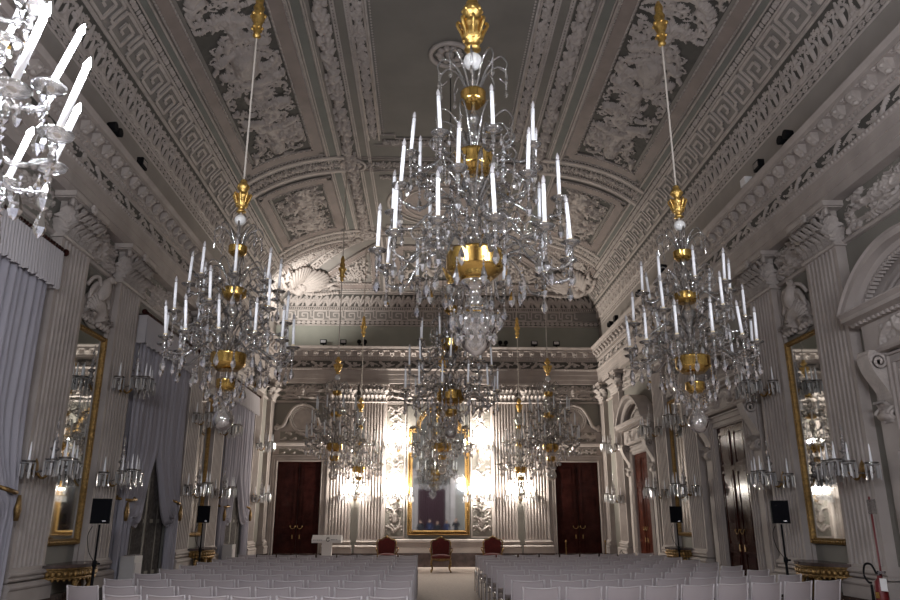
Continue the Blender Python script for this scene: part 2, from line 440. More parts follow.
# ================================================================= SETTING: shell
def shell():
    b = MB(); b.box(((XL+XR)/2, (YE+YB)/2, -0.1), (XR-XL+.8, YE-YB+.8, 0.2)); b.build('floor', M['carpet'], kind='structure')
    H = 11.8
    b = MB(); b.box((XL-.15, (YE+YB)/2, 4.6), (.3, YE-YB+.6, 9.2)); b.build('wall_left', M['wall'], kind='structure')
    b = MB(); b.box((XR+.15, (YE+YB)/2, 4.6), (.3, YE-YB+.6, 9.2)); b.build('wall_right', M['wall'], kind='structure')
    b = MB(); b.box(((XL+XR)/2, YE+.15, 4.6), (XR-XL+.6, .3, 9.2)); b.build('wall_front', M['wall'], kind='structure')
    b = MB(); b.box(((XL+XR)/2, YB-.15, H/2), (XR-XL+.6, .3, H)); b.build('wall_back', M['wall'], kind='structure')
    # vault
    b = MB()
    t = np.linspace(0, 90, 31)[:, None]
    for sg in (-1, 1):
        y1 = mitre_y(t); f = np.linspace(0, 1, 24)[None, :]
        P = YB+(y1-YB)*f
        b.grid(side(sg)(P, t+0*f, 0.0))
    f = np.linspace(-1, 1, 24)[None, :]
    b.grid(endS(mitre_x(t)*f, t+0*f, 0.0))
    o = b.build('ceiling', M['vault'], kind='structure')
    b = MB(); b.box((CX, (YH+YB)/2, ZT+.06), (2*AO+.02, YH-YB, .12)); b.build('ceiling_panel', M['flat'], parent=o)
    # skirting of dark marble, pale dado above it
    for nm, c, d in (('left', (XL+.05, (YE+YB)/2, .24), (.10, YE-YB, .48)), ('right', (XR-.05, (YE+YB)/2, .24), (.10, YE-YB, .48)),
                     ('front', ((XL+XR)/2, YE-.05, .24), (XR-XL, .10, .48))):
        MB().box(c, d).build('baseboard_'+nm, M['marble'], kind='structure')
    b = MB()
    pr = [(0, .48), (.08, .48), (.08, .84), (.11, .86), (.11, .93), (.07, .97), (0, .97)]
    b.extrude(pr, (-1.5, YE, 0), (2.5, YE, 0), (0, -1, 0), (0, 0, 1))
    b.build('trim_1', M['stucco'], kind='structure')
    # string course at the foot of the capitals
    b = MB(); pr = [(0, 5.95), (.05, 5.96), (.07, 6.0), (.05, 6.03), (0, 6.04)]
    b.extrude(pr, (XL, YB, 0), (XL, YE, 0), (1, 0, 0), (0, 0, 1)); b.extrude(pr, (XR, YB, 0), (XR, YE, 0), (-1, 0, 0), (0, 0, 1))
    b.extrude(pr, (XL, YE, 0), (XR, YE, 0), (0, -1, 0), (0, 0, 1)); b.build('trim_2', M['stucco'], kind='structure')
shell()
b = MB()
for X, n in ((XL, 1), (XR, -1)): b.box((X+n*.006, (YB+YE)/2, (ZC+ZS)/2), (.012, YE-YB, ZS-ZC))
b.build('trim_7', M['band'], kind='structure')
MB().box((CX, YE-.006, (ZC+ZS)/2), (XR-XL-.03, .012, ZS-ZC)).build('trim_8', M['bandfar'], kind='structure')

# entablature: architrave, frieze, dentils, modillions, corona
WALLS = [((XL, YB), (XL, YE), (1, 0)), ((XR, YB), (XR, YE), (-1, 0)), ((XL, YE), (XR, YE), (0, -1))]
def entablature():
    for i, (A, B, n) in enumerate(WALLS):
        b = MB()
        pr = [(0, 6.69), (.19, 6.69), (.19, 6.85), (.205, 6.855), (.205, 7.03), (.22, 7.035), (.22, 7.20), (.245, 7.22), (.26, 7.26), (.26, 7.285),
              (.16, 7.30), (.16, 7.57), (.20, 7.59), (.21, 7.63), (.21, 7.71), (.255, 7.74), (.265, 7.78), (.265, 7.93), (.42, 7.94), (.42, 8.01), (.445, 8.04), (.47, 8.09), (.47, 8.11), (0, 8.13)]
        b.extrude(pr, (*A, 0), (*B, 0), (*n, 0), (0, 0, 1))
        o = b.build('trim_%d' % (3+i), M['stucco'], kind='structure')
        L = math.dist(A, B); d = ((B[0]-A[0])/L, (B[1]-A[1])/L)
        s0 = 0.0 if i == 2 else 8.0
        mo = MB(); de = MB(); eg = MB()
        s = s0
        while s < L-.35:      # scrolled modillions
            if i < 2 or s > .6:
                pm = [(.26, 7.76), (.30, 7.75), (.33, 7.79), (.37, 7.82), (.405, 7.86), (.405, 7.93), (.26, 7.93)]
                a = (A[0]+d[0]*(s-.085), A[1]+d[1]*(s-.085), 0); c = (A[0]+d[0]*(s+.085), A[1]+d[1]*(s+.085), 0)
                mo.extrude(pm, a, c, (*n, 0), (0, 0, 1))
                m_ = (A[0]+d[0]*s+n[0]*.39, A[1]+d[1]*s+n[1]*.39, 7.85)
                mo.ball(m_, .045, 6, 4, sc=(1, 1, .8)); 
                m_ = (A[0]+d[0]*s+n[0]*.30, A[1]+d[1]*s+n[1]*.30, 7.765); mo.ball(m_, .06, 6, 4, sc=(1, 1, .7))
                r_ = (A[0]+d[0]*(s+.21)+n[0]*.345, A[1]+d[1]*(s+.21)+n[1]*.345, 7.94)
                for q in range(5): mo.ball((r_[0]+.04*cos(q*1.257), r_[1]+.04*sin(q*1.257), r_[2]), .03, 5, 3, sc=(1, 1, .7))
            s += .42
        s = s0
        while s < L-.3:
            de.box((A[0]+d[0]*s+n[0]*.23, A[1]+d[1]*s+n[1]*.23, 7.67), (.055 if d[0] else .05, .055 if d[1] else .05, .065))
            eg.ball((A[0]+d[0]*s+n[0]*.25, A[1]+d[1]*s+n[1]*.25, 7.245), .032, 5, 4)
            s += .10
        mo.build('modillion_row', M['relief'], parent=o); de.build('dentil_row', M['relief'], parent=o); eg.build('egg_moulding', M['relief'], parent=o)
        # running scroll in the frieze
        L2 = L-s0; hf = HF(L2, .27, .016); k = 0; rnd = random.Random(5+i)
        x = .2
        while x < L2-.2:
            up = 1 if k % 2 else -1
            hf.acanthus(x, .135-up*.09, .33, up*.5, up*1.0, hs=.9)
            hf.rosette(x+.36, .135, .085); hf.stroke([(x+.05, .135-up*.07, .025), (x+.3, .135+up*.08, .025), (x+.55, .135, .02)])
            for _ in range(3): hf.stroke([(x+rnd.uniform(0, .7), rnd.uniform(.02, .25), .025), (x+rnd.uniform(0, .7), rnd.uniform(.02, .25), .012)][:1]*2)
            x += .66; k += 1
        X = np.linspace(0, L2, hf.nx)[None, :]+s0; Z = np.linspace(7.30, 7.57, hf.ny)[:, None]
        P = np.stack(np.broadcast_arrays(A[0]+d[0]*X+n[0]*.163, A[1]+d[1]*X+n[1]*.163, Z), -1)
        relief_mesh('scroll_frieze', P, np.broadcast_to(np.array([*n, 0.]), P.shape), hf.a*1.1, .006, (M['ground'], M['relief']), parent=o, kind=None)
entablature()

# ---------------------------------------------------------------- fluted pilasters with leafed capitals
def leaf(mb, org, out, sidev, h, w, curl=.14, lobes=4):
    """an acanthus leaf: rises from org, leans out and curls over at the tip"""
    org = np.array(org, float); out = np.array(out, float); sv = np.array(sidev, float); up = np.array([0, 0, 1.0])
    nv, nu = 17, 9; A = np.zeros((nv, nu, 3))
    for i in range(nv):
        t = i/(nv-1)
        d = .02+.35*curl*t+curl*max(0, t-.45)**1.5*2.2; z = h*(t if t < .8 else .8+.2*sin((t-.8)/.2*pi*.75)*.8)
        if t > .9: z -= h*.10*(t-.9)/.1
        ww = w*.5*(.75+.5*sin(pi*min(1, t*1.05)))*(1-.55*max(0, t-.6)/.4)*(1+.20*cos(2*pi*lobes*t))
        for j in range(nu):
            s = -1+2*j/(nu-1)
            A[i, j] = org+up*z+out*(d-.075*s*s*(1-.3*t)+.018*cos(4*pi*s))+sv*(s*ww)
    mb.grid(A)
def spiral(c, u, w, R, turns, a0, n=22, shrink=.85):
    c = np.array(c); u = np.array(u); w = np.array(w)
    return [c+(R*(1-shrink*k/n))*(cos(a0+2*pi*turns*k/n)*u+sin(a0+2*pi*turns*k/n)*w) for k in range(n+1)]

def make_pilaster(W=1.0, P=.17, flutes=7):
    """faces local -Y, back on the wall at y=0"""
    root = frame('pilaster')
    b = MB(); b.box((0, -P/2-.06, .24), (W+.26, P+.12, .48)); b.build('plinth_block', M['marble'], root)
    b = MB(); h0 = .48
    b.box((0, -P/2-.05, .57), (W+.24, P+.10, .18))
    for z, r, e in ((.70, .055, .10), (.80, .03, .045), (.87, .04, .06)):
        pr = [(0, z-r), (P+e*.6, z-r), (P+e, z-r*.5), (P+e*1.1, z), (P+e, z+r*.5), (P+e*.6, z+r), (0, z+r)]
        b.extrude(pr, (-W/2-e, 0, 0), (W/2+e, 0, 0), (0, -1, 0), (0, 0, 1))
    b.box((0, -P/2, .93), (W+.06, P+.03, .06))
    b.build('base', M['stucco'], root)
    pts = [(-W/2, 0), (-W/2, -P)]
    m = .07; fw = (W-2*m)/flutes; 
    for k in range(flutes):
        x0 = -W/2+m+k*fw+.018; x1 = -W/2+m+(k+1)*fw-.018
        for q in range(7):
            a = pi*q/6; pts.append(((x0+x1)/2-cos(a)*(x1-x0)/2, -P+sin(a)*.048))
    pts += [(W/2, -P), (W/2, 0)]
    n = len(pts); b = MB(); z0, z1 = .96, 5.96
    b.add([(x, y, z0) for x, y in pts]+[(x, y, z1) for x, y in pts], [(i, i+1, n+i+1, n+i) for i in range(n-1)])
    b.build('shaft', M['stucco'], root)
    # capital
    b = MB()
    pr = [(0, 5.93), (P+.035, 5.94), (P+.05, 5.97), (P+.035, 6.0), (0, 6.01)]
    b.extrude(pr, (-W/2-.05, 0, 0), (W/2+.05, 0, 0), (0, -1, 0), (0, 0, 1))
    b.box((0, -P/2, 6.36), (W-.10, P-.06, .72))
    for k in range(6):
        x = -W/2+.07+k*(W-.14)/5; leaf(b, (x, -P-.01, 6.0), (0, -1, 0), (1, 0, 0), .29, .145, .18, 5)
    for k in range(5):
        x = -W/2+.16+k*(W-.32)/4; leaf(b, (x, -P-.02, 6.16), (0, -1, 0), (1, 0, 0), .38, .15, .24, 5)
    for sg in (-1, 1):
        leaf(b, (sg*W/2, -P*.5, 6.0), (sg, 0, 0), (0, 1, 0), .30, .24, .13)
        leaf(b, (sg*(W/2-.02), -P+.02, 6.10), (sg*.7, -.7, 0), (.7, sg*.7, 0), .46, .24, .17)
        dd = np.array((sg*.8, -.6, 0))
        c = np.array((sg*(W/2+.04), -P-.08, 6.60))
        sp = spiral(c, dd, (0, 0, 1), .13, 1.6, pi*.5); b.tube([np.array((sg*W*.22, -P-.03, 6.35)), np.array((sg*W*.34, -P-.06, 6.55))]+sp, np.linspace(.045, .03, len(sp)+2), 6)
        b.ball(c, .045, 6, 4)
        c = np.array((sg*.10, -P-.09, 6.58)); sp = spiral(c, (sg*-1, 0, 0), (0, 0, 1), .085, 1.4, pi*.5)
        b.tube([np.array((sg*.25, -P-.03, 6.38))]+sp, np.linspace(.035, .02, len(sp)+1), 5)
    b.box((0, -P/2-.09, 6.75), (W+.28, P+.18, .10)); b.box((0, -P/2-.07, 6.70), (W+.20, P+.14, .04))
    for k in range(6): b.ball((.055*cos(k*pi/3), -P-.19, 6.72+.055*sin(k*pi/3)), .045, 6, 4)
    for sg in (-1, 1):
        for k in range(5): b.ball((sg*(.3+.03*k), -P-.10-.01*(k % 2), 6.66-.03*k), .04, 5, 4)
    for q in range(len(b.v)):
        x, y, z = b.v[q]
        if z > 6.0: b.v[q] = (x, y, 6.0+(z-6.0)*.862)
    b.build('capital', M['relief'], root)
    return root
PIL = make_pilaster()
first = [True]
def put_pilaster(x, y, rz, sx=1.0):
    o = PIL if first[0] else dup(PIL)
    first[0] = False
    o.location = (x, y, 0); o.rotation_euler = (0, 0, rz); o.scale = (sx, 1, 1)
    return o
for c in PAIRS:
    for s in (-1, 1):
        if c+s*PO > YE: continue
        put_pilaster(XL, c+s*PO, pi/2); put_pilaster(XR, c+s*PO, -pi/2)
EP = [-3.24, -2.03, 2.93, 4.12]
for x in EP: put_pilaster(x, YE, 0, .90)

# ---------------------------------------------------------------- wall reliefs
def wall_relief(name, A, B, n, z0, z1, hf, hs, mats=None, p=.012, parent=None, thr=.008):
    A = np.array(A, float); B = np.array(B, float)
    f = np.linspace(0, 1, hf.nx)[None, :]; Z = np.linspace(z0, z1, hf.ny)[:, None]
    P = np.stack(np.broadcast_arrays(A[0]+(B[0]-A[0])*f+n[0]*p, A[1]+(B[1]-A[1])*f+n[1]*p, Z), -1)
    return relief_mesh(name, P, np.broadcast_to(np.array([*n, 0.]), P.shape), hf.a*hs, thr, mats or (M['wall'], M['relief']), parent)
TN = [10]
def tn(): TN[0] += 1; return 'trim_%d' % TN[0]
def trophy_frieze(W, H, seed):
    """shields, drapery, feathers and flags between the capitals"""
    hf = HF(W, H, .014); r = random.Random(seed); cx = W/2
    for s in (-1, 1):
        for k in range(5):
            a = .25+k*.28
            hf.stroke([(cx, H*.45, .04), (cx+s*cos(a)*W*.30, H*.45+sin(a)*H*.35, .05), (cx+s*cos(a)*W*.46, H*.45+sin(a)*H*.42-.03*k, .02)])
        hf.acanthus(cx+s*W*.12, H*.25, H*.55, pi/2-s*1.2, -s, hs=.9); hf.acanthus(cx+s*W*.3, H*.6, H*.5, -s*.4+pi/2-s*1.1, s)
        hf.stroke([(cx, H*.18, .05), (cx+s*W*.2, H*.10, .06), (cx+s*W*.40, H*.22, .03)])
        for _ in range(int(7*W)): hf.acanthus(cx+s*r.uniform(.1, .5)*W, r.uniform(.1, .9)*H, H*.33, r.uniform(0, 6.28), r.choice((-1, 1)), hs=.8)
    for k, rr in enumerate((.30, .22, .13)): hf.ring(cx, H*.5, H*rr, H*.05, 1.2, .8, 1.15)
    hf.stroke([(cx, H*.35, H*.13), (cx, H*.65, H*.14)], .8); hf.dot(cx, H*.92, H*.09)
    hf.overlay(.16, 1.6, .8, seed)
    return hf.rim(2)
def build_wall_reliefs():
    hfp = trophy_frieze(1.2, .72, 3); hfb = trophy_frieze(3.2, .72, 4); hfe = trophy_frieze(1.95, .72, 8); hfm = trophy_frieze(2.0, .72, 9)
    for c in PAIRS[:2]:
        wall_relief(tn(), (XL, c-.62), (XL, c+.62), (1, 0), 6.05, 6.67, hfp, 1.9)
        wall_relief(tn(), (XR, c+.62), (XR, c-.62), (-1, 0), 6.05, 6.67, hfp, 1.9)
    for c in BAYS:
        wall_relief(tn(), (XL, c-1.72), (XL, c+1.72), (1, 0), 6.05, 6.67, hfb, 2.0)
        wall_relief(tn(), (XR, c+1.72), (XR, c-1.72), (-1, 0), 6.05, 6.67, hfb, 2.0)
    for x0, x1, h in ((-5.85, -3.75, hfe), (4.65, 6.72, hfe), (-1.5, .43, hfm), (.43, 2.4, hfm)):
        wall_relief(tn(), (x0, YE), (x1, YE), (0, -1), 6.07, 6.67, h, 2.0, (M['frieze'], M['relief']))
    # eagle on a shell above the side mirrors
    def eagle():
        b = MB(); r = random.Random(2)
        for k in range(-6, 7):          # ribbed shell
            a = pi/2+k*.20; R = .44+.04*cos(k*.5)
            b.tube([(.05*cos(a), -.05, .10), (.6*R*cos(a), -.16, .10+.6*R*sin(a)), (R*cos(a), -.11, .10+R*sin(a))], [.02, .045, .05], 6)
            b.ball((R*1.04*cos(a), -.10, .10+R*1.04*sin(a)), .045, 6, 4)
        b.lathe([(.42, -.02), (.40, .02), (.2, .05), (0, .06)], (0, 0, 0), 20)
        for q in range(len(b.v)-80, len(b.v)):
            x, y, z = b.v[q]; b.v[q] = (x, -.03-z*.6, .30+y*.8)
        body = smooth_path([(-.06, -.10, .48), (-.02, -.16, .60), (.04, -.17, .74), (.08, -.17, .84), (.13, -.20, .90)], 5)
        b.tube(body, np.interp(np.linspace(0, 1, len(body)), [0, .3, .6, .85, 1], [.08, .12, .10, .06, .055]), 10)
        b.ball((.14, -.21, .905), .065, 10, 7); b.tube([(.18, -.23, .91), (.24, -.25, .90), (.26, -.25, .86)], [.03, .02, .004], 6)
        for sg in (-1, 1):              # wings: layered feathers
            for k in range(8):
                x0, z0 = sg*(.10+.035*k), .80-.012*k*k*.35
                b.tube(smooth_path([(x0, -.10, z0), (x0+sg*.05, -.12, z0-.14), (x0+sg*(.06-.005*k), -.06, z0-.33+.022*k)], 3), [.02, .03, .035, .035, .03, .02, .006], 6)
            b.tube(smooth_path([(sg*.05, -.13, .72), (sg*.18, -.15, .85), (sg*.34, -.12, .80), (sg*.44, -.07, .64)], 5), .035, 7)
            for k in range(7):          # leaves and fruit at the foot
                leaf(b, (sg*(.16+.055*k), -.06, .02+.02*(k % 3)), (sg*.2, -1, 0), (1, sg*.2, 0), .22-.012*k, .10, .10)
                b.ball((sg*(.10+.07*k), -.10, .05+.03*(k % 2)), .045, 6, 5)
            b.tube(spiral((sg*.50, -.06, .16), (sg, 0, 0), (0, 0, 1), .10, 1.4, pi/2), .03, 6)
        return b
    for c in PAIRS[:2]:
        for X, rz in ((XL, pi/2), (XR, -pi/2)):
            o = eagle().build(tn(), M['relief'], loc=(X, c, 4.90), kind='structure'); o.rotation_euler = (0, 0, rz)
    # hanging trophies either side of the great mirror
    for i, (x0, x1) in enumerate(((-1.50, -.86), (1.73, 2.42))):
        W = x1-x0; hf = HF(W, 4.75, .014); r = random.Random(20+i); cx = W/2; z = .15
        while z < 4.6:
            kind = r.randrange(4)
            if kind == 0: hf.ring(cx, z+.15, .13, .03, 1.2); hf.rosette(cx, z+.15, .10)
            elif kind == 1:
                for s in (-1, 1): hf.acanthus(cx+s*.05, z, .32, pi/2-s*.7, -s, hs=1.1)
            elif kind == 2:
                hf.stroke([(cx-.2, z, .03), (cx+.2, z+.35, .02)], 1.4); hf.stroke([(cx+.2, z, .03), (cx-.2, z+.35, .02)], 1.4); hf.dot(cx, z+.17, .08)
            else:
                hf.stroke([(cx, z, .09), (cx, z+.2, .12), (cx, z+.32, .05)], .9)
            for s in (-1, 1): hf.acanthus(cx+s*r.uniform(.08, .2), z+r.uniform(0, .3), .26, r.uniform(0, 6.28), s)
            z += .34
        hf.overlay(.15, 1.6, .8, 3+i).rim(2)
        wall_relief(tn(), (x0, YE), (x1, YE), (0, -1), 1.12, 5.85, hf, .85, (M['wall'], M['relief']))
        b = MB(); e = .045
        for q in ((x0-e, 3.48, .05, 4.9), (x1+e, 3.48, .05, 4.9)): b.box((q[0], YE-.03, q[1]), (q[2], .06, q[3]))
        for z in (1.03, 5.93): b.box(((x0+x1)/2, YE-.03, z), (W+.14, .06, .05))
        b.build(tn(), M['stucco'], kind='structure')
    # panel mouldings on the side walls above doors and behind the pilasters
    b = MB()
    for X, n in ((XL, 1), (XR, -1)):
        for c in PAIRS[:2]:
            for s in (-1, 1): b.box((X+n*.03, c+s*.655, 3.4), (.07, .045, 5.0))
    b.build(tn(), M['stucco'], kind='structure')
build_wall_reliefs()

# ================================================================= coved ceiling ornament
Y0C = 7.4
def ceiling_ornament():
    rnd = random.Random(4)
    # ---- long side bands
    Lb = 19.8
    chain = HF(Lb, .20, .018); x = .1
    while x < Lb: chain.ring(x, .10, .065, .022, 1.1, n=10); chain.dot(x, .10, .028); x += .19
    lf = HF(Lb, .75, .018); x = .2
    while x < Lb:
        for s in (-1, 1):
            lf.stroke([(x+s*(.02+.17*sin(a)), .10+.24*(1-cos(a)), .040-.006*a) for a in np.linspace(0, 3.6, 12)], 1.0)
            lf.acanthus(x+s*.05, .06, .30, pi/2-s*.9, -s, hs=.9)
            lf.dot(x+s*.07, .44, .045, 1.2); lf.dot(x+s*.12, .60, .04)
        lf.stroke([(x, .05, .03), (x, .36, .045), (x, .52, .05), (x, .68, .02)]); lf.rosette(x+.23, .60, .085); lf.stroke([(x+.23, .05, .02), (x+.23, .22, .045), (x+.23, .36, .015)])
        x += .46
    egg = HF(Lb, .17, .016); x = .05
    while x < Lb: egg.stroke([(x, .05, .032), (x, .11, .032)]); egg.stroke([(x+.05, .02, .012), (x+.05, .15, .012)]); x += .10
    def yend(t): return mitre_y(t)
    for sg in (-1, 1):
        S = side(sg)
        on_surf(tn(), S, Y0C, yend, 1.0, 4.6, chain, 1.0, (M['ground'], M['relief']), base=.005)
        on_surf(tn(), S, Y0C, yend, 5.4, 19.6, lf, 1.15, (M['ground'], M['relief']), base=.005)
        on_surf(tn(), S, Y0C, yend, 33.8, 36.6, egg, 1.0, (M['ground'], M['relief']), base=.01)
        b = MB()
        for t, r in ((.3, .03), (5.0, .028), (20.2, .03), (20.9, .02), (33.3, .03), (37.0, .022), (40.1, .028), (79.9, .03), (80.9, .02), (84.6, .03), (85.4, .02)):
            mould(b, S, line((Y0C, t), (float(mitre_y(t)), t), 10), r, .01)
        o = b.build(tn(), M['relief'], kind='structure')
        # Greek key
        g = MB(); k = 0; y = Y0C; U = .78; t0, t1 = 21.8, 32.6; tm = lambda f: t0+(t1-t0)*f
        wv = .030
        def bar(a, c): ribbon(g, S, line(a, c, 2 if a[0] == c[0] else 1), wv, .035)
        while y+U < mitre_y(27):
            q = lambda u, f: (y+u*U, tm(f))
            for a, c in ((q(0, .05), q(.62, .05)), (q(.62, .05), q(.62, .72)), (q(.62, .72), q(.26, .72)), (q(.26, .72), q(.26, .38)), (q(.26, .38), q(.42, .38)),
                         (q(0, .95), q(.82, .95)), (q(.82, .95), q(.82, .28)), (q(.82, .28), q(1.0, .28)), (q(0, .05), q(0, .95))): bar(a, c)
            y += U
        g.build('greek_key', M['relief'], parent=o)
        b = MB(); A = [(t, S(np.linspace(Y0C, YH-.4, 12), t, .012)) for t in (37.2, 38.5, 39.9)]
        b.grid(np.stack([a[1] for a in A])); A = [(t, S(np.linspace(Y0C, YH-.4, 12), t, .012)) for t in (81.2, 82.7, 84.2)]
        b.grid(np.stack([a[1] for a in A])); b.build('painted_band', M['green'], parent=o)
    # far cove, key below the leaves
    W = 2*(AO+AA)-.3
    ch = HF(W, .20, .018); x = .1
    while x < W: ch.ring(x, .10, .065, .022, 1.1, n=10); ch.dot(x, .10, .028); x += .19
    le = HF(W, .62, .018); x = .2
    while x < W:
        for s in (-1, 1): le.acanthus(x+s*.02, .06, .42, pi/2-s*.35, -s, hs=.9)
        le.stroke([(x, .04, .045), (x, .36, .05), (x, .55, .03)]); le.rosette(x+.21, .46, .08); le.stroke([(x+.21, .05, .04), (x+.21, .32, .02)]); x += .42
    ee = HF(W, .1, .016); x = .05
    while x < W: ee.stroke([(x, .03, .025), (x, .07, .025)]); x += .085
    mx = lambda t: mitre_x(t); mxn = lambda t: -mitre_x(t)
    on_surf(tn(), endS, mxn, mx, 1.0, 4.6, ch, 1.0, (M['ground'], M['relief']), base=.005)
    on_surf(tn(), endS, mxn, mx, 17.6, 28.5, le, 1.15, (M['ground'], M['relief']), base=.005)
    on_surf(tn(), endS, mxn, mx, 14.8, 16.6, ee, 1.0, (M['ground'], M['relief']), base=.005)
    b = MB()
    for t, r in ((.3, .03), (5.0, .028), (14.2, .03), (17.1, .022), (29.2, .035), (31, .03)):
        mould(b, endS, line((-float(mitre_x(t)), t), (float(mitre_x(t)), t), 6), r, .01)
    o = b.build(tn(), M['relief'], kind='structure')
    g = MB(); x = -6.2; U = .62; t0, t1 = 5.6, 13.8
    while x+U < 6.2:
        q = lambda u, f: (x+u*U, t0+(t1-t0)*f)
        for a, c in ((q(0, .05), q(.62, .05)), (q(.62, .05), q(.62, .72)), (q(.62, .72), q(.26, .72)), (q(.26, .72), q(.26, .38)), (q(.26, .38), q(.42, .38)),
                     (q(0, .95), q(.82, .95)), (q(.82, .95), q(.82, .28)), (q(.82, .28), q(1.0, .28)), (q(0, .05), q(0, .95))):
            ribbon(g, endS, line(a, c, 2 if a[0] == c[0] else 1), .024, .03)
        x += U
    g.build('greek_key', M['relief'], parent=o)

    # ---- relief panels in their rose marble borders, per bay
    def panel_frame(S, p0, p1, t0, t1, name):
        b = MB()
        for a, c, n in (((p0, t0), (p1, t0), 8), ((p0, t1), (p1, t1), 8), ((p0, t0), (p0, t1), 12), ((p1, t0), (p1, t1), 12)):
            ribbon(b, S, line(a, c, n), .16, .05)
        o = b.build(name, M['rose'], kind='structure')
        e = MB(); f = .20; dt = (t1-t0)*.075
        for q, r in ((-1, .024), (1, .024)):
            P0, P1, T0, T1 = p0-q*f, p1+q*f, t0-q*dt, t1+q*dt
            for a, c, n in (((P0, T0), (P1, T0), 8), ((P0, T1), (P1, T1), 8), ((P0, T0), (P0, T1), 12), ((P1, T0), (P1, T1), 12)):
                mould(e, S, line(a, c, n), r, .04)
                beads(e, S, line(a, c, 14), .026, .09 if q > 0 else .14, .075)
        e.build('bead_moulding', M['relief'], parent=o)
        return o
    big = HF(9.1, 1.62, .015)
    for s in (-1, 1):
        for k in range(2):
            big.body(4.55+s*(1.25+2.1*k), .78, .78, -s if k == 0 else s)
        big.vase(4.55, .8, .85); big.vase(4.55+s*3.9, .8, .6)
        for xx in (.25, 2.4): big.acanthus(4.55+s*xx, .25, .85, pi/2-s*.6, s, hs=.9); big.acanthus(4.55+s*(xx+.4), 1.4, .85, -pi/2+s*.6, -s, hs=.9)
    big.fill(.55, .9, rnd, 1.15); big.fill(.30, 1.3, rnd, 1.2); big.overlay(.20, 1.0, .9).rim(2)
    sm = HF(3.7, 1.7, .016)
    for s in (-1, 1): sm.body(1.85+s*.85, .85, .95, -s); sm.acanthus(1.85+s*.5, .3, .8, pi/2-s*.6, s); sm.acanthus(1.85+s*1.2, 1.3, .6, -pi/2, -s)
    sm.vase(1.85, .85, .6); sm.fill(.50, .9, rnd, 1.15); sm.fill(.28, 1.3, rnd, 1.2); sm.overlay(.22, 1.0, .9).rim(2)
    for sg in (-1, 1):
        S = side(sg)
        for (p0, p1, hf) in ((9.55, 18.45, big), (20.2, 24.0, sm)):
            o = panel_frame(S, p0, p1, 44, 77, tn())
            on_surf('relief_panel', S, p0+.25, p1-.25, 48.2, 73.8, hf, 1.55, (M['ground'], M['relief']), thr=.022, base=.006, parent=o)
        # transverse garlanded arches
        for yc in (8.75, 19.3, YH-.05):
            b = MB()
            for q in (-.40, .40): ribbon(b, S, line((yc+q, 36.9), (yc+q, 90), 22), .055, .05)
            for q in (-.31, .31, -.48, .48): mould(b, S, line((yc+q, 37), (yc+q, 90), 22), .022, .03)
            for q in (-.26, .26): beads(b, S, line((yc+q, 37), (yc+q, 90), 22), .028, .075, .02)
            o = b.build(tn(), M['relief'], kind='structure')
            hf = HF(4.3, .36, .016)
            for _ in range(520): hf.dot(rnd.uniform(0, 4.3), .18+rnd.gauss(0, .075), rnd.uniform(.02, .045), .95)
            a = hf.a; ny, nx = a.shape
            tt = np.linspace(37, 90, nx)[None, :]; pp = np.linspace(yc-.19, yc+.19, ny)[:, None]
            P0 = S(pp, tt, .005); P1 = S(pp, tt, 1.005)
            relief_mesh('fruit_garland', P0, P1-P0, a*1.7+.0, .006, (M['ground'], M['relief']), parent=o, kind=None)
    # ---- flat crown: garlands along the length, ring mouldings, rosettes
    def flat_strip(name, y0, y1, q0, q1, dens, rmin, rmax, parent):
        L = abs(y1-y0); W = abs(q1-q0); hf = HF(L if L > W else W, W if L > W else L, .016)
        for _ in range(int(dens*hf.W)): hf.dot(rnd.uniform(0, hf.W), hf.H/2+rnd.gauss(0, hf.H*.2), rnd.uniform(rmin, rmax))
        a = hf.a if L > W else hf.a.T
        ny, nx = a.shape
        P = flatS(np.linspace(y0, y1, nx)[None, :], np.linspace(q0, q1, ny)[:, None], .012)
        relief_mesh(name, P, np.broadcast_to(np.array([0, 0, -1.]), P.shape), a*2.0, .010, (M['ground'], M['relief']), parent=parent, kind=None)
    b = MB()
    for q in (2.44, 2.38, 2.16, 2.10):
        for s in (-1, 1): mould(b, flatS, [(Y0C, s*q), (YH, s*q)], .02, .01)
    for s in (-1, 1):
        for q, st in ((2.41, .10), (2.13, .08), (1.66, .09)): beads(b, flatS, [(Y0C, s*q), (YH if q > 1.7 else 17.6, s*q)], .026, st, .01)
    o = b.build(tn(), M['relief'], kind='structure')
    for s in (-1, 1): flat_strip('fruit_garland', Y0C, YH-.6, s*2.67-.19, s*2.67+.19, 60, .035, .08, o)
    for yc in (19.3, YH-.3):
        flat_strip('fruit_garland', yc-.2, yc+.2, -2.3, 2.3, 90, .02, .045, o)
    b = MB()
    for yc in (19.3, YH-.3):
        for q in (-.42, -.3, .3, .42): b.tube([(CX-2.6, yc+q, ZT-.01), (CX+2.6, yc+q, ZT-.01)], .026, 6)
    # frame of the central field, with stepped corners
    for s in (-1, 1):
        for q in (2.07, 1.79): b.tube([(CX+s*q, Y0C, ZT-.01), (CX+s*q, 17.9, ZT-.01)], .024, 6)
        b.tube([(CX+s*1.74, Y0C, ZT-.02), (CX+s*1.74, 17.55, ZT-.02), (CX+s*1.35, 17.55, ZT-.02), (CX+s*1.35, 17.75, ZT-.02), (CX, 17.75, ZT-.02)], .03, 6)
    b.tube([(CX-1.95, 18.15, ZT-.01), (CX+1.95, 18.15, ZT-.01)], .03, 6)
    # round frame in the second bay
    for R, r in ((1.75, .05), (1.55, .03), (1.25, .04)):
        b.tube([(CX+R*cos(a), 22.0+R*sin(a), ZT-.015) for a in np.linspace(0, 2*pi, 40)[:-1]], r, 6, closed=True)
    b.build('field_moulding', M['relief'], parent=o)
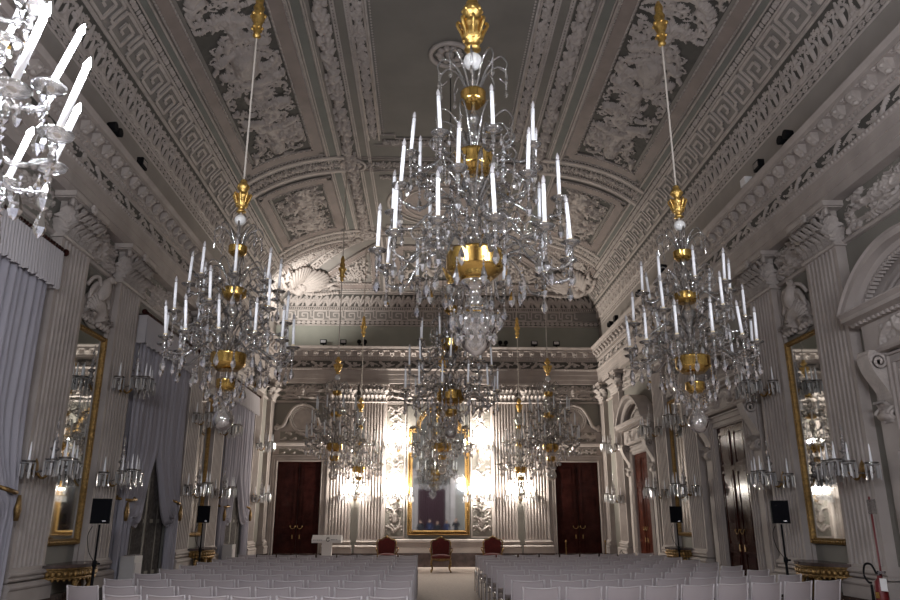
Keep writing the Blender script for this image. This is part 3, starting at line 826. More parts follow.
    for s in (-1, 1): flat_strip('fruit_garland', Y0C, 17.75, s*1.93-.13, s*1.93+.13, 120, .02, .045, o)
    flat_strip('fruit_garland', 17.82, 18.10, -1.7, 1.7, 110, .02, .04, o)
    bb = MB(); bb.add([(CX+x*1.5, 22.0+y*1.5, ZT-.012) for x, y in [(cos(a), sin(a)) for a in np.linspace(0, 2*pi, 37)[:-1]]], [tuple(range(36))])
    bb.build('painted_round', M['rose'], parent=o)
    for y0, y1 in ((20.0, 20.2), (23.8, 24.0)):
        for s in (-1, 1): flat_strip('leaf_border', y0, y1, s*1.0-.9, s*1.0+.9, 90, .02, .04, o)
    # rosettes where the rods of the chandeliers pass
    ro = MB()
    def rosette(c, R, nz=-1):
        ro.tube([(c[0]+R*cos(a), c[1]+R*sin(a), c[2]) for a in np.linspace(0, 2*pi, 29)[:-1]], R*.13, 6, closed=True)
        for k in range(10):
            a = 2*pi*k/10; ro.ball((c[0]+R*.55*cos(a), c[1]+R*.55*sin(a), c[2]), R*.22, 6, 4, sc=(1, 1, .5))
        ro.ball(c, R*.25, 8, 5, sc=(1, 1, .8))
    for y in (8.8, 19.3, YH-.1):
        for s in (-1, 1): rosette((CX+s*2.62, y, ZT-.05), .34)
    for y in (6.4, 14.0, 22.0): rosette((CX, y, ZT-.03), .42)
    ro.build('rod_rosette', M['relief'], parent=o)
    # ---- end bay: triangles beside the hips, ribs of the far cove
    for sg in (-1, 1):
        S = side(sg)
        for SS, tri in ((S, lambda: [(YH+.62, 76), (YH+.62, 37.5), (float(mitre_y(37.5))-.95, 37.5)]),
                        (endS, lambda: [(sg*(AO-.15), 74), (sg*(AO-.15), 36), (sg*(float(mitre_x(36))-.85), 36)])):
            T = tri(); b = MB(); m = MB(); r = MB(); cen = np.mean(np.array(T), 0)
            for i in range(3):
                a, c = T[i], T[(i+1) % 3]; ribbon(b, SS, line(a, c, 12), .15, .045)
                for f in (-.22, .16):
                    A = tuple(np.array(a)+(cen-np.array(a))*f); C = tuple(np.array(c)+(cen-np.array(c))*f)
                    mould(m, SS, line(A, C, 12), .024, .035)
                    beads(m, SS, line(A, C, 12), .028, .10, .07)
            o = b.build(tn(), M['rose'], kind='structure'); m.build('bead_moulding', M['relief'], parent=o)
            V = np.array(T)
            for _ in range(150):        # stucco clusters inside the triangle
                u, v = rnd.random(), rnd.random()
                if u+v > 1: u, v = 1-u, 1-v
                q = cen+(V[0]+(V[1]-V[0])*u+(V[2]-V[0])*v-cen)*.62
                a = rnd.uniform(0, 6.28); l = rnd.uniform(.03, .10)
                c0 = SS(q[0], q[1], .03)
                d = np.array(SS(q[0]+l*cos(a), q[1]+l*16*sin(a), .05)); e = np.array(SS(q[0]+l*1.6*cos(a+.8), q[1]+l*24*sin(a+.8), .02))
                r.tube([c0, d, e], [.045, .055, .02], 5)
            r.build('stucco_relief', M['relief'], parent=o)
        # hip garland
        b = MB()
        tt = np.linspace(36, 90, 90)
        for k, t in enumerate(tt):
            c = np.array(S(float(mitre_y(t)), t, .05))
            for q in range(4):
                b.ball(c+np.array([rnd.gauss(0, .07), rnd.gauss(0, .07), rnd.gauss(0, .03)]), rnd.uniform(.035, .065), 6, 4)
        for off in (-.24, .24):
            P = [np.array(S(float(mitre_y(t))-max(0, off)*1.0, t, .03)) if off > 0 else np.array(endS(sg*(float(mitre_x(t))+off), t, .03)) for t in tt[::4]]
            b.tube(P, .045, 6)
        o = b.build(tn(), M['relief'], kind='structure')
        # shell, cherub and leaves filling the foot of the hip
        c = MB()
        def P3(q, t, h): 
            return np.array(S(float(mitre_y(t))-q, t, h)) if q > 0 else np.array(endS(sg*(float(mitre_x(t))+q), t, h))
        for k in range(-8, 9):
            a = k*.17
            tip = (1.35*sin(a), 33+19*cos(a)); mid = (.75*sin(a), 32+11*cos(a))
            c.tube([P3(.02*k, 31, .10), P3(*mid, .24), P3(*tip, .12)], [.05, .10, .07], 6)
        for k in range(16):
            q = -1.55+3.1*k/15; t = 32.5+2.2*sin(k*1.7); c.tube([P3(q, t, .05), P3(q*1.03+.08, t+3.2, .17), P3(q*1.06+.2*(1 if q > 0 else -1), t+2.2+4*abs(sin(k)), .05)], [.08, .09, .02], 6)
        c.ball(P3(.01, 40, .36), .19, 10, 8); c.ball(P3(.01, 36.5, .30), .24, 10, 8)
        for s2 in (-1, 1):
            c.tube([P3(.01, 37.5, .32), P3(.30*s2, 39, .30), P3(.55*s2, 37, .18)], [.10, .09, .06], 7)
            c.tube([P3(.01, 35, .30), P3(.25*s2, 32.8, .30), P3(.5*s2, 31.5, .14)], [.13, .10, .06], 7)
        for k in range(40):
            q = -1.9+3.8*k/39; c.ball(P3(q if abs(q) > .02 else .03, 30.8+1.2*cos(q*3)-.6*abs(q), .10), rnd.uniform(.05, .10), 6, 4)
        c.build('shell_and_cherub', M['relief'], parent=o)
    o = panel_frame(endS, -1.55, 1.55, 39, 74, tn())
    hf = HF(2.7, 1.8, .02); 
    for s in (-1, 1): hf.body(1.35+s*.6, .9, .7, -s); hf.acanthus(1.35+s*.3, .3, .7, pi/2-s*.6, s)
    hf.fill(.4, 1.2, rnd, .65); hf.rim(2)
    on_surf('relief_panel', endS, -1.35, 1.35, 42, 71, hf, .95, (M['ground'], M['relief']), thr=.012, base=.006, parent=o)
    b = MB()
    for s in (-1, 1):
        for q in (1.95, 2.15): ribbon(b, endS, line((s*q, 31.5), (s*q, 88), 20), .04, .05)
        beads(b, endS, line((s*2.05, 32), (s*2.05, 88), 30), .035, .10, .03)
    b.build(tn(), M['relief'], kind='structure')
ceiling_ornament()

# ================================================================= doors
def door_leaf(root, x0, x1, z1, m, hinge, y=-.05):
    b = MB(); w = x1-x0; cx = (x0+x1)/2
    b.box((cx, y, z1/2), (w-.012, .05, z1))
    zs = [(.18, .95), (1.10, z1-1.0), (z1-.85, z1-.15)]
    for a, c in zs:
        for q, dz, t, d in ((0, 0, .0, .0),):
            ow, oh = w-.26, c-a
            for (bx, bz, bw, bh) in ((cx, a, ow, .05), (cx, c, ow, .05), (cx-ow/2, (a+c)/2, .05, oh), (cx+ow/2, (a+c)/2, .05, oh)):
                b.box((bx, y-.035, bz), (bw, .03, bh))
            b.box((cx, y-.03, (a+c)/2), (ow-.16, .03, oh-.16))
    o = b.build('door_leaf', m, root)
    h = MB(); hx = x1-.13 if hinge < 0 else x0+.13
    h.tube([(hx+.09*cos(a), y-.075, 1.42+.09*sin(a)) for a in np.linspace(pi, 2*pi, 12)], .009, 6)
    for s in (-1, 1): h.ball((hx+s*.09, y-.06, 1.42), .018, 8, 6)
    h.box((hx, y-.045, 1.05), (.035, .02, .14))
    h.build('handle', M['giltold'], o)
def casing(b, x0, x1, z1, w, d):
    """moulded architrave round an opening (local: wall at y=0, faces -y)"""
    for a, c in ((x0-w, x0), (x1, x1+w)):
        b.box(((a+c)/2, -d/2, z1/2), (c-a, d, z1)); 
    b.box(((x0+x1)/2, -d/2, z1+w/2), (x1-x0+2*w, d, w))
    for f in (.12, .5, .88):
        e = w*f
        for sx, x in ((-1, x0), (1, x1)): b.box((x+sx*e, -d-.015, (z1+e)/2), (w*.10, .05, z1+e))
        b.box(((x0+x1)/2, -d-.015, z1+e), (x1-x0+2*e, .05, w*.10))
def console(b, x, z0, z1, w, d):
    """scrolled bracket"""
    H = z1-z0; pr = []
    for k in range(17):
        t = k/16; pr.append((.08+d*(.25+.75*t**2.2)-.05*sin(2*pi*t), z0+.12+(H-.2)*t))
    pr += [(d+.05, z1-.04), (d+.05, z1), (0, z1), (0, z0+.1)]
    b.extrude(pr, (x-w/2, 0, 0), (x+w/2, 0, 0), (0, -1, 0), (0, 0, 1))
    for c, R in (((x, -d*.72, z1-.17), .13), ((x, -.12, z0+.14), .10)):
        for s in (-1, 1):
            sp = spiral((c[0]+s*w*.5, c[1], c[2]), (0, -1, 0), (0, 0, 1), R, 1.7, 0, 20); b.tube(sp, .028, 5)
        b.lathe([(R*.9, -w/2), (R*.9, w/2)], (0, 0, 0), 12); 
        n = 24; 
        for i in range(len(b.v)-n, len(b.v)):
            px, py, pz = b.v[i]; b.v[i] = (x+pz, c[1]+px, c[2]+py)
    for k in range(3): leaf(b, (x+(k-1)*w*.28, -.12-.04*k*0, z0+.02), (0, -1, 0), (1, 0, 0), .34, w*.4, .10)
def grand_door(i, x, y, rz, leafmat):
    """tall double door with bracketed hood and round pediment"""
    r = frame('door_%d' % i, (x, y, 0), rz)
    W, H = 1.62, 3.66; x0, x1 = -W/2, W/2
    door_leaf(r, x0, 0, H, leafmat, -1); door_leaf(r, 0, x1, H, leafmat, 1)
    b = MB(); casing(b, x0, x1, H, .30, .12)
    b.box((x0-.52, -.06, 2.2), (.38, .12, 4.4)); b.box((x1+.52, -.06, 2.2), (.38, .12, 4.4))
    for s in (-1, 1):
        b.box((s*(W/2+.50), -.08, .30), (.46, .20, .55))
        b.box((s*(W/2+.50), -.135, 1.6), (.24, .03, 1.9))
    b.build('door_frame', M['stucco'], r)
    b = MB()
    for s in (-1, 1): console(b, s*(W/2+.50), 2.95, 4.02, .30, .30)
    b.build('scroll_bracket', M['relief'], r)
    b = MB(); hf = HF(W+.5, .42, .016); rnd = random.Random(3)
    b.box((0, -.10, 4.23), (W+1.36, .20, .46))
    pr = [(0, 3.97), (.22, 3.98), (.26, 4.02), (.26, 4.06), (0, 4.06)]; b.extrude(pr, (-W/2-.36, 0, 0), (W/2+.36, 0, 0), (0, -1, 0), (0, 0, 1))
    pr = [(0, 4.44), (.28, 4.46), (.32, 4.50), (.44, 4.53), (.44, 4.59), (.50, 4.64), (.50, 4.66), (0, 4.68)]
    b.extrude(pr, (-W/2-.78, 0, 0), (W/2+.78, 0, 0), (0, -1, 0), (0, 0, 1))
    for k in range(26): b.box((-W/2-.62+k*(W+1.24)/25, -.30, 4.475), (.05, .06, .05))
    o = b.build('entablature', M['stucco'], r)
    for s in (-1, 1):
        for k in range(3): hf.acanthus(hf.W/2+s*(.05+.36*k), .10 if k % 2 else .30, .42, .4*(1 if k % 2 == 0 else -1)+(0 if s > 0 else pi), s*(1 if k % 2 else -1))
        for k in range(8): hf.rosette(hf.W/2+s*(.1+.13*k), .21+.1*sin(k*2), .06)
    hf.rim()
    X = np.linspace(-hf.W/2, hf.W/2, hf.nx)[None, :]; Z = np.linspace(4.02, 4.43, hf.ny)[:, None]
    P = np.stack(np.broadcast_arrays(X, -.205, Z), -1)
    relief_mesh('frieze_relief', P, np.broadcast_to(np.array([0, -1., 0]), P.shape), hf.a*1.2, .006, (M['stucco'], M['relief']), parent=r, kind=None)
    # segmental pediment
    b = MB(); hw, rise = W/2+.78, .82; R = (hw*hw+rise*rise)/(2*rise); cz = 4.66+rise-R; a0 = math.asin(hw/R)
    sec = [(0, -.20), (.30, -.20), (.34, -.13), (.46, -.11), (.46, -.02), (.50, .0), (0, .0)]
    A = []
    for k in range(29):
        a = -a0+2*a0*k/28
        A.append([((R+q[1])*sin(a), -q[0], cz+(R+q[1])*cos(a)) for q in sec])
    b.grid(np.array(A), smooth=False)
    for k in (0, 28): b.add(A[k], [tuple(range(len(sec)))])
    for k in range(40):
        a = -a0*.93+2*a0*.93*k/39; b.box(((R-.235)*sin(a), -.24, cz+(R-.235)*cos(a)), (.055, .10, .06))
    T = [(0, -.04, 4.67)]+[((R-.1)*sin(-a0+2*a0*k/28), -.04, cz+(R-.1)*cos(-a0+2*a0*k/28)) for k in range(29)]
    b.add(T, [(0, k+1, k+2) for k in range(28)])
    b.tube([((R-.36)*sin(-a0*.78+1.56*a0*k/20), -.07, cz+(R-.36)*cos(-a0*.78+1.56*a0*k/20)) for k in range(21)], .035, 6)
    for k in range(-2, 3): leaf(b, (.12*k, -.05, 4.70), (.15*k, -1, 0), (1, -.15*k, 0), .38-.05*abs(k), .16, .06)
    b.build('pediment', M['stucco'], r)
for i, y in enumerate(BAYS): grand_door(i+1, XR, y, -pi/2, M['woodr'] if i == 2 else M['wood'])

def far_door(i, x):
    r = frame('door_%d' % i, (x, YE, 0), 0)
    W, H = 1.63, 3.73; x0, x1 = -W/2, W/2
    door_leaf(r, x0, 0, H, M['wood'], -1); door_leaf(r, 0, x1, H, M['wood'], 1)
    b = MB(); casing(b, x0, x1, H, .25, .10); b.build('door_frame', M['stucco'], r)
    b = MB(); b.box((0, -.05, 4.12), (2.10, .10, .26))
    pr = [(0, 4.24), (.14, 4.26), (.22, 4.32), (.26, 4.40), (.26, 4.43), (0, 4.46)]; b.extrude(pr, (-1.10, 0, 0), (1.10, 0, 0), (0, -1, 0), (0, 0, 1))
    for k in range(28): b.box((-1.0+k*2.0/27, -.15, 4.235), (.045, .07, .05))
    b.box((0, -.04, 4.66), (2.06, .08, .40))
    b.build('entablature', M['stucco'], r)
    for nm, z0, z1, seed in (('frieze_relief', 4.01, 4.22, 1), ('leaf_swag', 4.50, 4.84, 2)):
        hf = HF(1.6, z1-z0, .014)
        for s in (-1, 1):
            for k in range(4): hf.acanthus(.8+s*(.03+.19*k), (z1-z0)*(.25 if k % 2 else .75), (z1-z0)*1.1, .5*(1 if k % 2 else -1)+(0 if s > 0 else pi), s*(-1 if k % 2 else 1))
        hf.rim()
        X = np.linspace(-.8, .8, hf.nx)[None, :]; Z = np.linspace(z0, z1, hf.ny)[:, None]
        P = np.stack(np.broadcast_arrays(X, -.106 if seed == 1 else -.086, Z), -1)
        relief_mesh(nm, P, np.broadcast_to(np.array([0, -1., 0]), P.shape), hf.a*1.1, .006, (M['wall'], M['relief']), parent=r, kind=None)
    # round medallion between long scrolls
    b = MB(); cz = 5.32
    for R, q in ((.46, .05), (.38, .03)): b.tube([(R*cos(a), -.07, cz+R*sin(a)) for a in np.linspace(0, 2*pi, 33)[:-1]], q, 6, closed=True)
    for k in range(30): b.ball((.42*cos(k*pi/15), -.10, cz+.42*sin(k*pi/15)), .025, 5, 4)
    b.add([(0, -.05, cz)]+[(.40*cos(a), -.05, cz+.40*sin(a)) for a in np.linspace(0, 2*pi, 33)[:-1]], [(0, k+1, (k+1) % 32+1) for k in range(32)])
    b.add([(s*x_, -.025, z_) for s in (1,) for x_, z_ in ((-1.0, 4.87), (1.0, 4.87), (.55, 5.15), (.3, 5.6), (-.3, 5.6), (-.55, 5.15))], [tuple(range(6))])
    for s in (-1, 1):
        sp = spiral((s*.97, -.10, 4.99), (s, 0, 0), (0, 0, 1), .11, 1.4, pi*.5)
        pa = smooth_path([(0, -.10, cz+.56), (s*.33, -.10, cz+.44), (s*.55, -.10, cz+.1), (s*.72, -.10, 5.06), (s*.95, -.10, 5.0)], 6)
        b.tube(pa, np.linspace(.05, .07, len(pa)), 6); b.tube(sp, .045, 6)
        for k in range(3): leaf(b, (s*.08*k, -.08, cz+.50-.03*k), (0, -1, 0), (1, 0, 0), .22-.04*k, .12, .06)
    b.build('medallion', M['relief'], r)
far_door(4, -4.74); far_door(5, 5.66)

# door behind the viewer (it shows in the great mirror)
r = frame('door_6', (CX, YB, 0), pi)
b = MB(); casing(b, -1.05, 1.05, 4.0, .30, .12)
for s in (-1, 1): b.box((s*1.6, -.1, 2.4), (.4, .2, 4.8))
b.extrude([(0, 4.75), (.4, 4.8), (.45, 4.95), (0, 5.0)], (-2.1, 0, 0), (2.1, 0, 0), (0, -1, 0), (0, 0, 1))
b.extrude([(-2.1, 5.0), (2.1, 5.0), (1.2, 5.55), (0, 5.75), (-1.2, 5.55)], (0, 0, 0), (0, -.35, 0), (1, 0, 0), (0, 0, 1))
b.build('door_frame', M['stucco'], r)
b = MB(); A = np.zeros((12, 60, 3))
for i in range(12):
    for j in range(60):
        x = -1.04+2.08*j/59; z = 4.0-4.0*i/11; A[i, j] = (x, -.08-.04*sin(j*1.3)-.05*(i/11), z)
b.grid(A); b.build('dark_drape', M['darkred'], r)

# ================================================================= mirrors
def gilt_frame(b, pts, w, d, y0=0.0):
    """moulded frame swept along a closed outline pts [(x,z)] in the plane y=y0, facing -y"""
    P = np.array(pts, float); n = len(P); c = P.mean(0)
    prv = np.roll(P, 1, 0); nxt = np.roll(P, -1, 0)
    e1 = P-prv; e1 /= np.linalg.norm(e1, axis=1, keepdims=True); e2 = nxt-P; e2 /= np.linalg.norm(e2, axis=1, keepdims=True)
    n1 = np.stack([-e1[:, 1], e1[:, 0]], 1); n2 = np.stack([-e2[:, 1], e2[:, 0]], 1)
    mt = n1+n2; mt /= (1+np.sum(n1*n2, 1, keepdims=True)).clip(.3)
    sgn = 1 if np.sum((c-P)*mt) > 0 else -1; mt *= sgn
    sec = [(-w*.0, 0), (0, d*.6), (w*.15, d), (w*.35, d*.55), (w*.6, d*.75), (w*.75, d*1.0), (w*.9, d*.6), (w, d*.35), (w, 0)]
    A = []
    for q, h in sec: A.append(np.stack([P[:, 0]+mt[:, 0]*q, np.full(n, y0-h), P[:, 1]+mt[:, 1]*q], 1))
    A = np.array(A); A = np.concatenate([A, A[:, :1]], 1)
    b.grid(A, smooth=False)
    mid = P+mt*w*.5
    for i in range(n):
        a, cc = mid[i], mid[(i+1) % n]; L = np.linalg.norm(cc-a); k = max(1, int(L/.075))
        for q in range(k):
            t = (q+.5)/k; p = a+(cc-a)*t; b.ball((p[0], y0-d*.75, p[1]), .028, 5, 4, sc=(1, .8, 1.2))
def side_mirror(x, y, rz, label):
    t = thing('wall_mirror', label, 'mirror', (x, y, 1.22), rz, 'tall mirrors between the pilasters')
    w, h = 1.28, 3.62; o = [(-w/2, 0), (w/2, 0), (w/2, h), (-w/2, h)]
    b = MB(); gilt_frame(b, o, .105, .08); b.build('gilt_frame', M['giltframe'], t)
    MB().box((0, -.025, h/2), (w-.2, .02, h-.2)).build('mirror_glass', M['mirror'], t)
    return t
side_mirror(XL+.005, PAIRS[0], pi/2, 'tall gilt mirror on the left wall above the nearer gilt table')
side_mirror(XL+.005, PAIRS[1], pi/2, 'tall gilt mirror on the left wall between the two farther curtained windows')
side_mirror(XR-.005, PAIRS[0], -pi/2, 'tall gilt mirror on the right wall, second pilaster pair, above the nearer table')
side_mirror(XR-.005, PAIRS[1], -pi/2, 'tall gilt mirror on the right wall between the two mahogany doors')
t = thing('great_mirror', 'great arched gilt mirror in the middle of the far wall', 'mirror', (CX+.03, YE-.005, 1.10))
hw = 1.15; sh = 3.88
out = [(-hw, 0), (hw, 0), (hw, sh), (hw-.28, sh)]
arc = [((hw-.28)*cos(a), sh+(.86)*sin(a)) for a in np.linspace(0, pi, 17)[1:-1]]
out = out+arc+[(-hw+.28, sh), (-hw, sh)]
b = MB(); gilt_frame(b, out, .17, .10); b.build('gilt_frame', M['giltframe'], t)
b = MB()
ins = [(-hw+.12, .12), (hw-.12, .12), (hw-.12, sh-.1), (hw-.36, sh-.1), (hw-.36, sh)]+[((hw-.38)*cos(a), sh+.75*sin(a)) for a in np.linspace(0, pi, 17)[1:-1]]+[(-hw+.36, sh), (-hw+.36, sh-.1), (-hw+.12, sh-.1)]
b.extrude(ins, (0, -.02, 0), (0, -.035, 0), (1, 0, 0), (0, 0, 1)); b.build('mirror_glass', M['mirror'], t)

# ================================================================= windows and curtains on the left wall
def drape(sg, W=1.62, ztop=5.55, tie=2.0):
    """one half of a tied-back curtain; sg=+1 gathers towards +x, local wall at y=0, faces -y"""
    nv, nu = 64, 72; A = np.zeros((nv, nu, 3))
    for i in range(nv):
        z = ztop-(ztop-.04)*i/(nv-1)
        if z > tie:
            f = min(1, max(0, (z-tie)/1.25)); w = .62+(W-.62)*sin(f*pi/2)**.9
        else: w = .46+.16*max(0, 1-(tie-z)/.25)
        for j in range(nu):
            s = j/(nu-1); xo = W-w+0; x = W-s*w     # measured from the middle of the window
            sag = .62*s**2.2*math.exp(-((z-tie-.12)/.30)**2)
            amp = .045+.03*(1-w/W)
            y = -.18-amp*sin(s*2*pi*9+.6*sin(z*1.3))-.02*sin(s*41+z*.7)-.08*math.exp(-((z-tie)/.3)**2)*s
            A[i, j] = (sg*x, y, max(.03, z-sag))
    return MB().grid(A, flip=sg > 0)
def window(i, y, label):
    r = frame('window_%d' % i, (XL, y, 0), pi/2)
    b = MB()
    for x, w in ((-1.35, .12), (1.35, .12), (0, .10), (-.68, .05), (.68, .05)): b.box((x, -.05, 2.75), (w, .08, 5.1))
    for z in (.55, 1.6, 2.9, 4.1, 5.3): b.box((0, -.05, z), (2.8, .07, .08))
    b.build('window_frame', M['wall'], r)
    MB().box((0, -.015, 2.9), (2.7, .02, 4.8)).build('pane', M['night'], r)
    c = thing('curtain', label, 'curtain', (XL, y, 0), pi/2, 'sheer curtains of the windows')
    for s in (-1, 1):
        d = drape(s).build('drape', M['sheer'], c)
        e = MB(); e.tube([(s*1.62, -.06, 2.02), (s*1.50, -.30, 1.98), (s*1.28, -.33, 2.0), (s*1.16, -.20, 2.06)], .03, 6); e.ball((s*1.66, -.08, 2.03), .06, 8, 6)
        e.tube([(s*1.60, -.30, 1.95), (s*1.60, -.30, 1.75), (s*1.60, -.30, 1.6)], [.02, .05, .03], 6)
        e.build('tieback', M['giltold'], d)
        A = np.zeros((10, 30, 3))
        for q in range(10):
            for j in range(30):
                A[q, j] = (s*(1.50+.20*j/29), -.09-.025*sin(j*1.35), 5.5-5.46*q/9)
        MB().grid(A).build('side_sheer', M['sheer'], c)
    nv, nu = 12, 220; A = np.zeros((nv, nu, 3))
    for q in range(nv):
        for j in range(nu):
            s = j/(nu-1); x = -1.74+3.48*s
            drop = .58+.05*abs(sin(s*pi*14))
            A[q, j] = (x, -.30-.022*sin(s*2*pi*46)*(.4+.6*q/(nv-1))-.02*q/(nv-1), 5.62-drop*q/(nv-1))
    b = MB(); b.grid(A)
    for s in (-1, 1):
        A = np.zeros((4, 4, 3))
        for q in range(4):
            for j in range(4): A[q, j] = (s*1.74, -.30+.27*j/3, 5.62-.58*q/3)
        b.grid(A)
    b.build('valance', M['pelmet'], c)
    b = MB(); b.tube([(-1.80, -.27, 5.66), (1.80, -.27, 5.66)], .035, 8)
    for k in range(40): b.ball((-1.7+3.4*k/39, -.27, 5.66), .045, 6, 4)
    for s in (-1, 1): b.ball((s*1.84, -.27, 5.66), .06, 8, 6); b.box((s*1.6, -.14, 5.66), (.03, .28, .03))
    b.build('curtain_rod', M['wood'], c)
    b = MB(); A = np.zeros((4, 40, 3))
    for q in range(4):
        for j in range(40): A[q, j] = (-1.1+2.2*j/39, -.085-.012*sin(j*.9), 4.6-4.2*q/3)
    b.grid(A); b.build('lace_panel', M['lace'], c)
window(1, BAYS[0], 'sheer tied-back curtain pair at the nearest window, cut by the left edge of the photo')
window(2, BAYS[1], 'sheer tied-back curtain pair with pleated valance, middle window of the left wall')
window(3, BAYS[2], 'sheer tied-back curtain pair at the window nearest the far wall')

def cabinet(x, y, label):
    t = thing('convector_cabinet', label, 'heater', (x, y, 0), pi/2, 'white heater cabinets under the windows')
    b = MB(); b.box((0, 0, .50), (.40, .26, .94)); b.box((0, 0, .02), (.36, .2, .04)); b.build('casing', M['offwhite'], t)
    b = MB(); b.box((0, -.135, .50), (.32, .012, .70)); 
    b.build('front_grille', M['post'], t)
    b = MB()
    for k in range(5): b.box((-.14+.07*k, 0, .98), (.035, .17, .02))
    b.build('top_grille', M['steel'], t)
cabinet(XL+.46, 14.85, 'white heater cabinet below the middle left window, its end facing the chairs')
cabinet(XL+.48, 21.95, 'white heater cabinet under the curtained window nearest the far wall')

# ================================================================= gilt tables
def console_table(x, y, rz, label, fancy):
    t = thing('console_table', label, 'table', (x, y, 0), rz, 'gilt tables under the side mirrors')
    A = np.linspace(0, pi, 25)
    def half(w, d): return [(w*cos(a), d*sin(a)) for a in A]
    b = MB(); b.extrude(half(.78, .56), (0, 0, .90), (0, 0, .95), (1, 0, 0), (0, -1, 0)); b.build('top', M['marble'], t)
    b = MB(); b.extrude(half(.73, .51), (0, 0, .74), (0, 0, .90), (1, 0, 0), (0, -1, 0))
    for z, k0 in ((.885, .018), (.75, .02)): b.tube([(p[0]*1.0, -p[1], z) for p in half(.745, .525)], k0, 6)
    n = 22
    for k in range(n):
        a = pi*(k+.5)/n; b.ball((.74*cos(a), -.52*sin(a), .81), .045, 6, 5, sc=(1, 1, 1.1)); b.ball((.74*cos(a), -.52*sin(a), .725), .025, 5, 4)
    b.build('apron', M['giltold'], t)
    for px, py in ((-.55, -.12), (.55, -.12), (-.26, -.42), (.26, -.42)):
        g = MB(); pr = [(.055, .0), (.065, .05), (.035, .10), (.03, .2), (.045, .45), (.06, .58), (.035, .63), (.06, .68), (.055, .745)]
        g.lathe(pr, (px, py, 0), 10); g.build('leg', M['giltold'], t)
    b = MB(); b.extrude(half(.60, .40), (0, 0, .10), (0, 0, .15), (1, 0, 0), (0, -1, 0)); b.ball((0, -.22, .24), .10, 10, 6); b.build('stretcher', M['giltold'], t)
    if fancy:
        b = MB()
        for s in (-1, 1):
            sp = spiral((s*.62, -.3, .62), (s, 0, 0), (0, 0, 1), .14, 1.3, pi/2); b.tube(sp, .035, 6)
            b.tube(smooth_path([(s*.62, -.3, .5), (s*.48, -.32, .34), (s*.55, -.32, .12), (s*.68, -.34, .05)], 5), .04, 6)
        b.build('carved_scroll', M['giltold'], t)
console_table(XL+.06, PAIRS[0], pi/2, 'half-round gilt table below the nearer mirror on the left wall', False)
console_table(XR-.06, PAIRS[0], -pi/2, 'half-round gilt table below the nearer mirror on the right wall', False)
console_table(XL+.06, PAIRS[1], pi/2, 'carved gilt table at the farther left mirror, behind a loudspeaker', True)
console_table(XR-.06, PAIRS[1], -pi/2, 'carved gilt table at the farther right mirror, behind a loudspeaker', True)

# ================================================================= chandeliers
def drop(mb, c, L, r, seg=6):
    mb.lathe([(0, 0), (r*.35, -L*.1), (r*.75, -L*.38), (r, -L*.62), (r*.62, -L*.86), (0, -L)], c, seg, smooth=False)
def bead_chain(mb, a, b, n, r):
    for k in range(n): 
        t = k/(n-1) if n > 1 else 0; mb.ball([a[i]+(b[i]-a[i])*t for i in range(3)], r, 5, 3, smooth=False)
def pan_mesh():
    b = MB(); b.lathe([(.016, -.03), (.03, -.01), (.075, .006), (.088, .022), (.083, .025), (.05, .012), (.02, .012)], (0, 0, 0), 14)
    b.lathe([(.012, -.12), (.022, -.10), (.014, -.07), (.026, -.045), (.014, -.03)], (0, 0, 0), 8)
    return b
def candle_mesh(L=.40):
    b = MB(); b.lathe([(.024, .01), (.024, .055), (.019, .058)], (0, 0, 0), 10, mi=1); b.lathe([(.0175, .055), (.0175, L), (.008, L+.004)], (0, 0, 0), 10, mi=0)
    return b
def bulb_mesh(L=.40):
    b = MB(); b.lathe([(.009, L), (.018, L+.02), (.019, L+.035), (.011, L+.062), (0, L+.085)], (0, 0, 0), 8); return b
CACHE = {}
def shared(key, fn, mats):
    if key not in CACHE:
        b = fn(); me = bpy.data.meshes.new(key); me.from_pydata(b.v, [], b.f)
        for m in mats: me.materials.append(m)
        me.polygons.foreach_set('use_smooth', b.sm); me.polygons.foreach_set('material_index', b.mi); me.update()
        CACHE[key] = me
    return CACHE[key]
def put(name, key, fn, mats, parent, loc=(0, 0, 0), rz=0.0, rot=None):
    o = link(name, shared(key, fn, mats), parent, loc)
    o.rotation_euler = rot or (0, 0, rz); return o

def arm_fn(R, r0, z0, z1, sag, scroll=True):
    def fn():
        b = MB()
        P = smooth_path([(r0, 0, z0), (r0+.25*(R-r0), 0, z0+.10), (r0+.5*(R-r0), 0, z0+.02), (r0+.72*(R-r0), 0, z1-sag), (R-.015, 0, z1-sag*.85), (R+.005, 0, z1-.10)], 7)
        n = len(P); rr = [.0125+.0035*(k % 2) for k in range(n)]
        b.tube(P, rr, 6)
        if scroll:
            c = np.array((r0+.45*(R-r0), 0, z0+.24)); sp = spiral(c, (1, 0, 0), (0, 0, 1), .085, 1.25, -pi*.6, 16, .75)
            b.tube([np.array((r0+.18*(R-r0), 0, z0+.08))]+sp, np.linspace(.011, .006, len(sp)+1), 5)
            q = P[int(n*.7)]; b.ball(q, .028, 6, 5, sc=(1, 1, 1))
        return b
    return fn
def chain_prof(z, n, r):
    pr = []
    for k in range(n): pr += [(.003, z-2*r*k), (r, z-2*r*k-r), (.003, z-2*r*k-2*r+.001)]
    return pr, z-2*r*n
def drop_prof(z, L, r): return [(.004, z), (r*.35, z-L*.1), (r*.75, z-L*.38), (r, z-L*.62), (r*.62, z-L*.86), (0, z-L)]
def long_drop(low):
    def fn():
        pr, z = chain_prof(-.12, 3, .015+.012*low); return MB().lathe(pr+drop_prof(z, .15, .034), (0, 0, 0), 6, smooth=False)
    return fn
def short_drop():
    pr, z = chain_prof(-.0, 1, .012); return MB().lathe(pr+drop_prof(z, .10, .022), (0, 0, 0), 6, smooth=False)
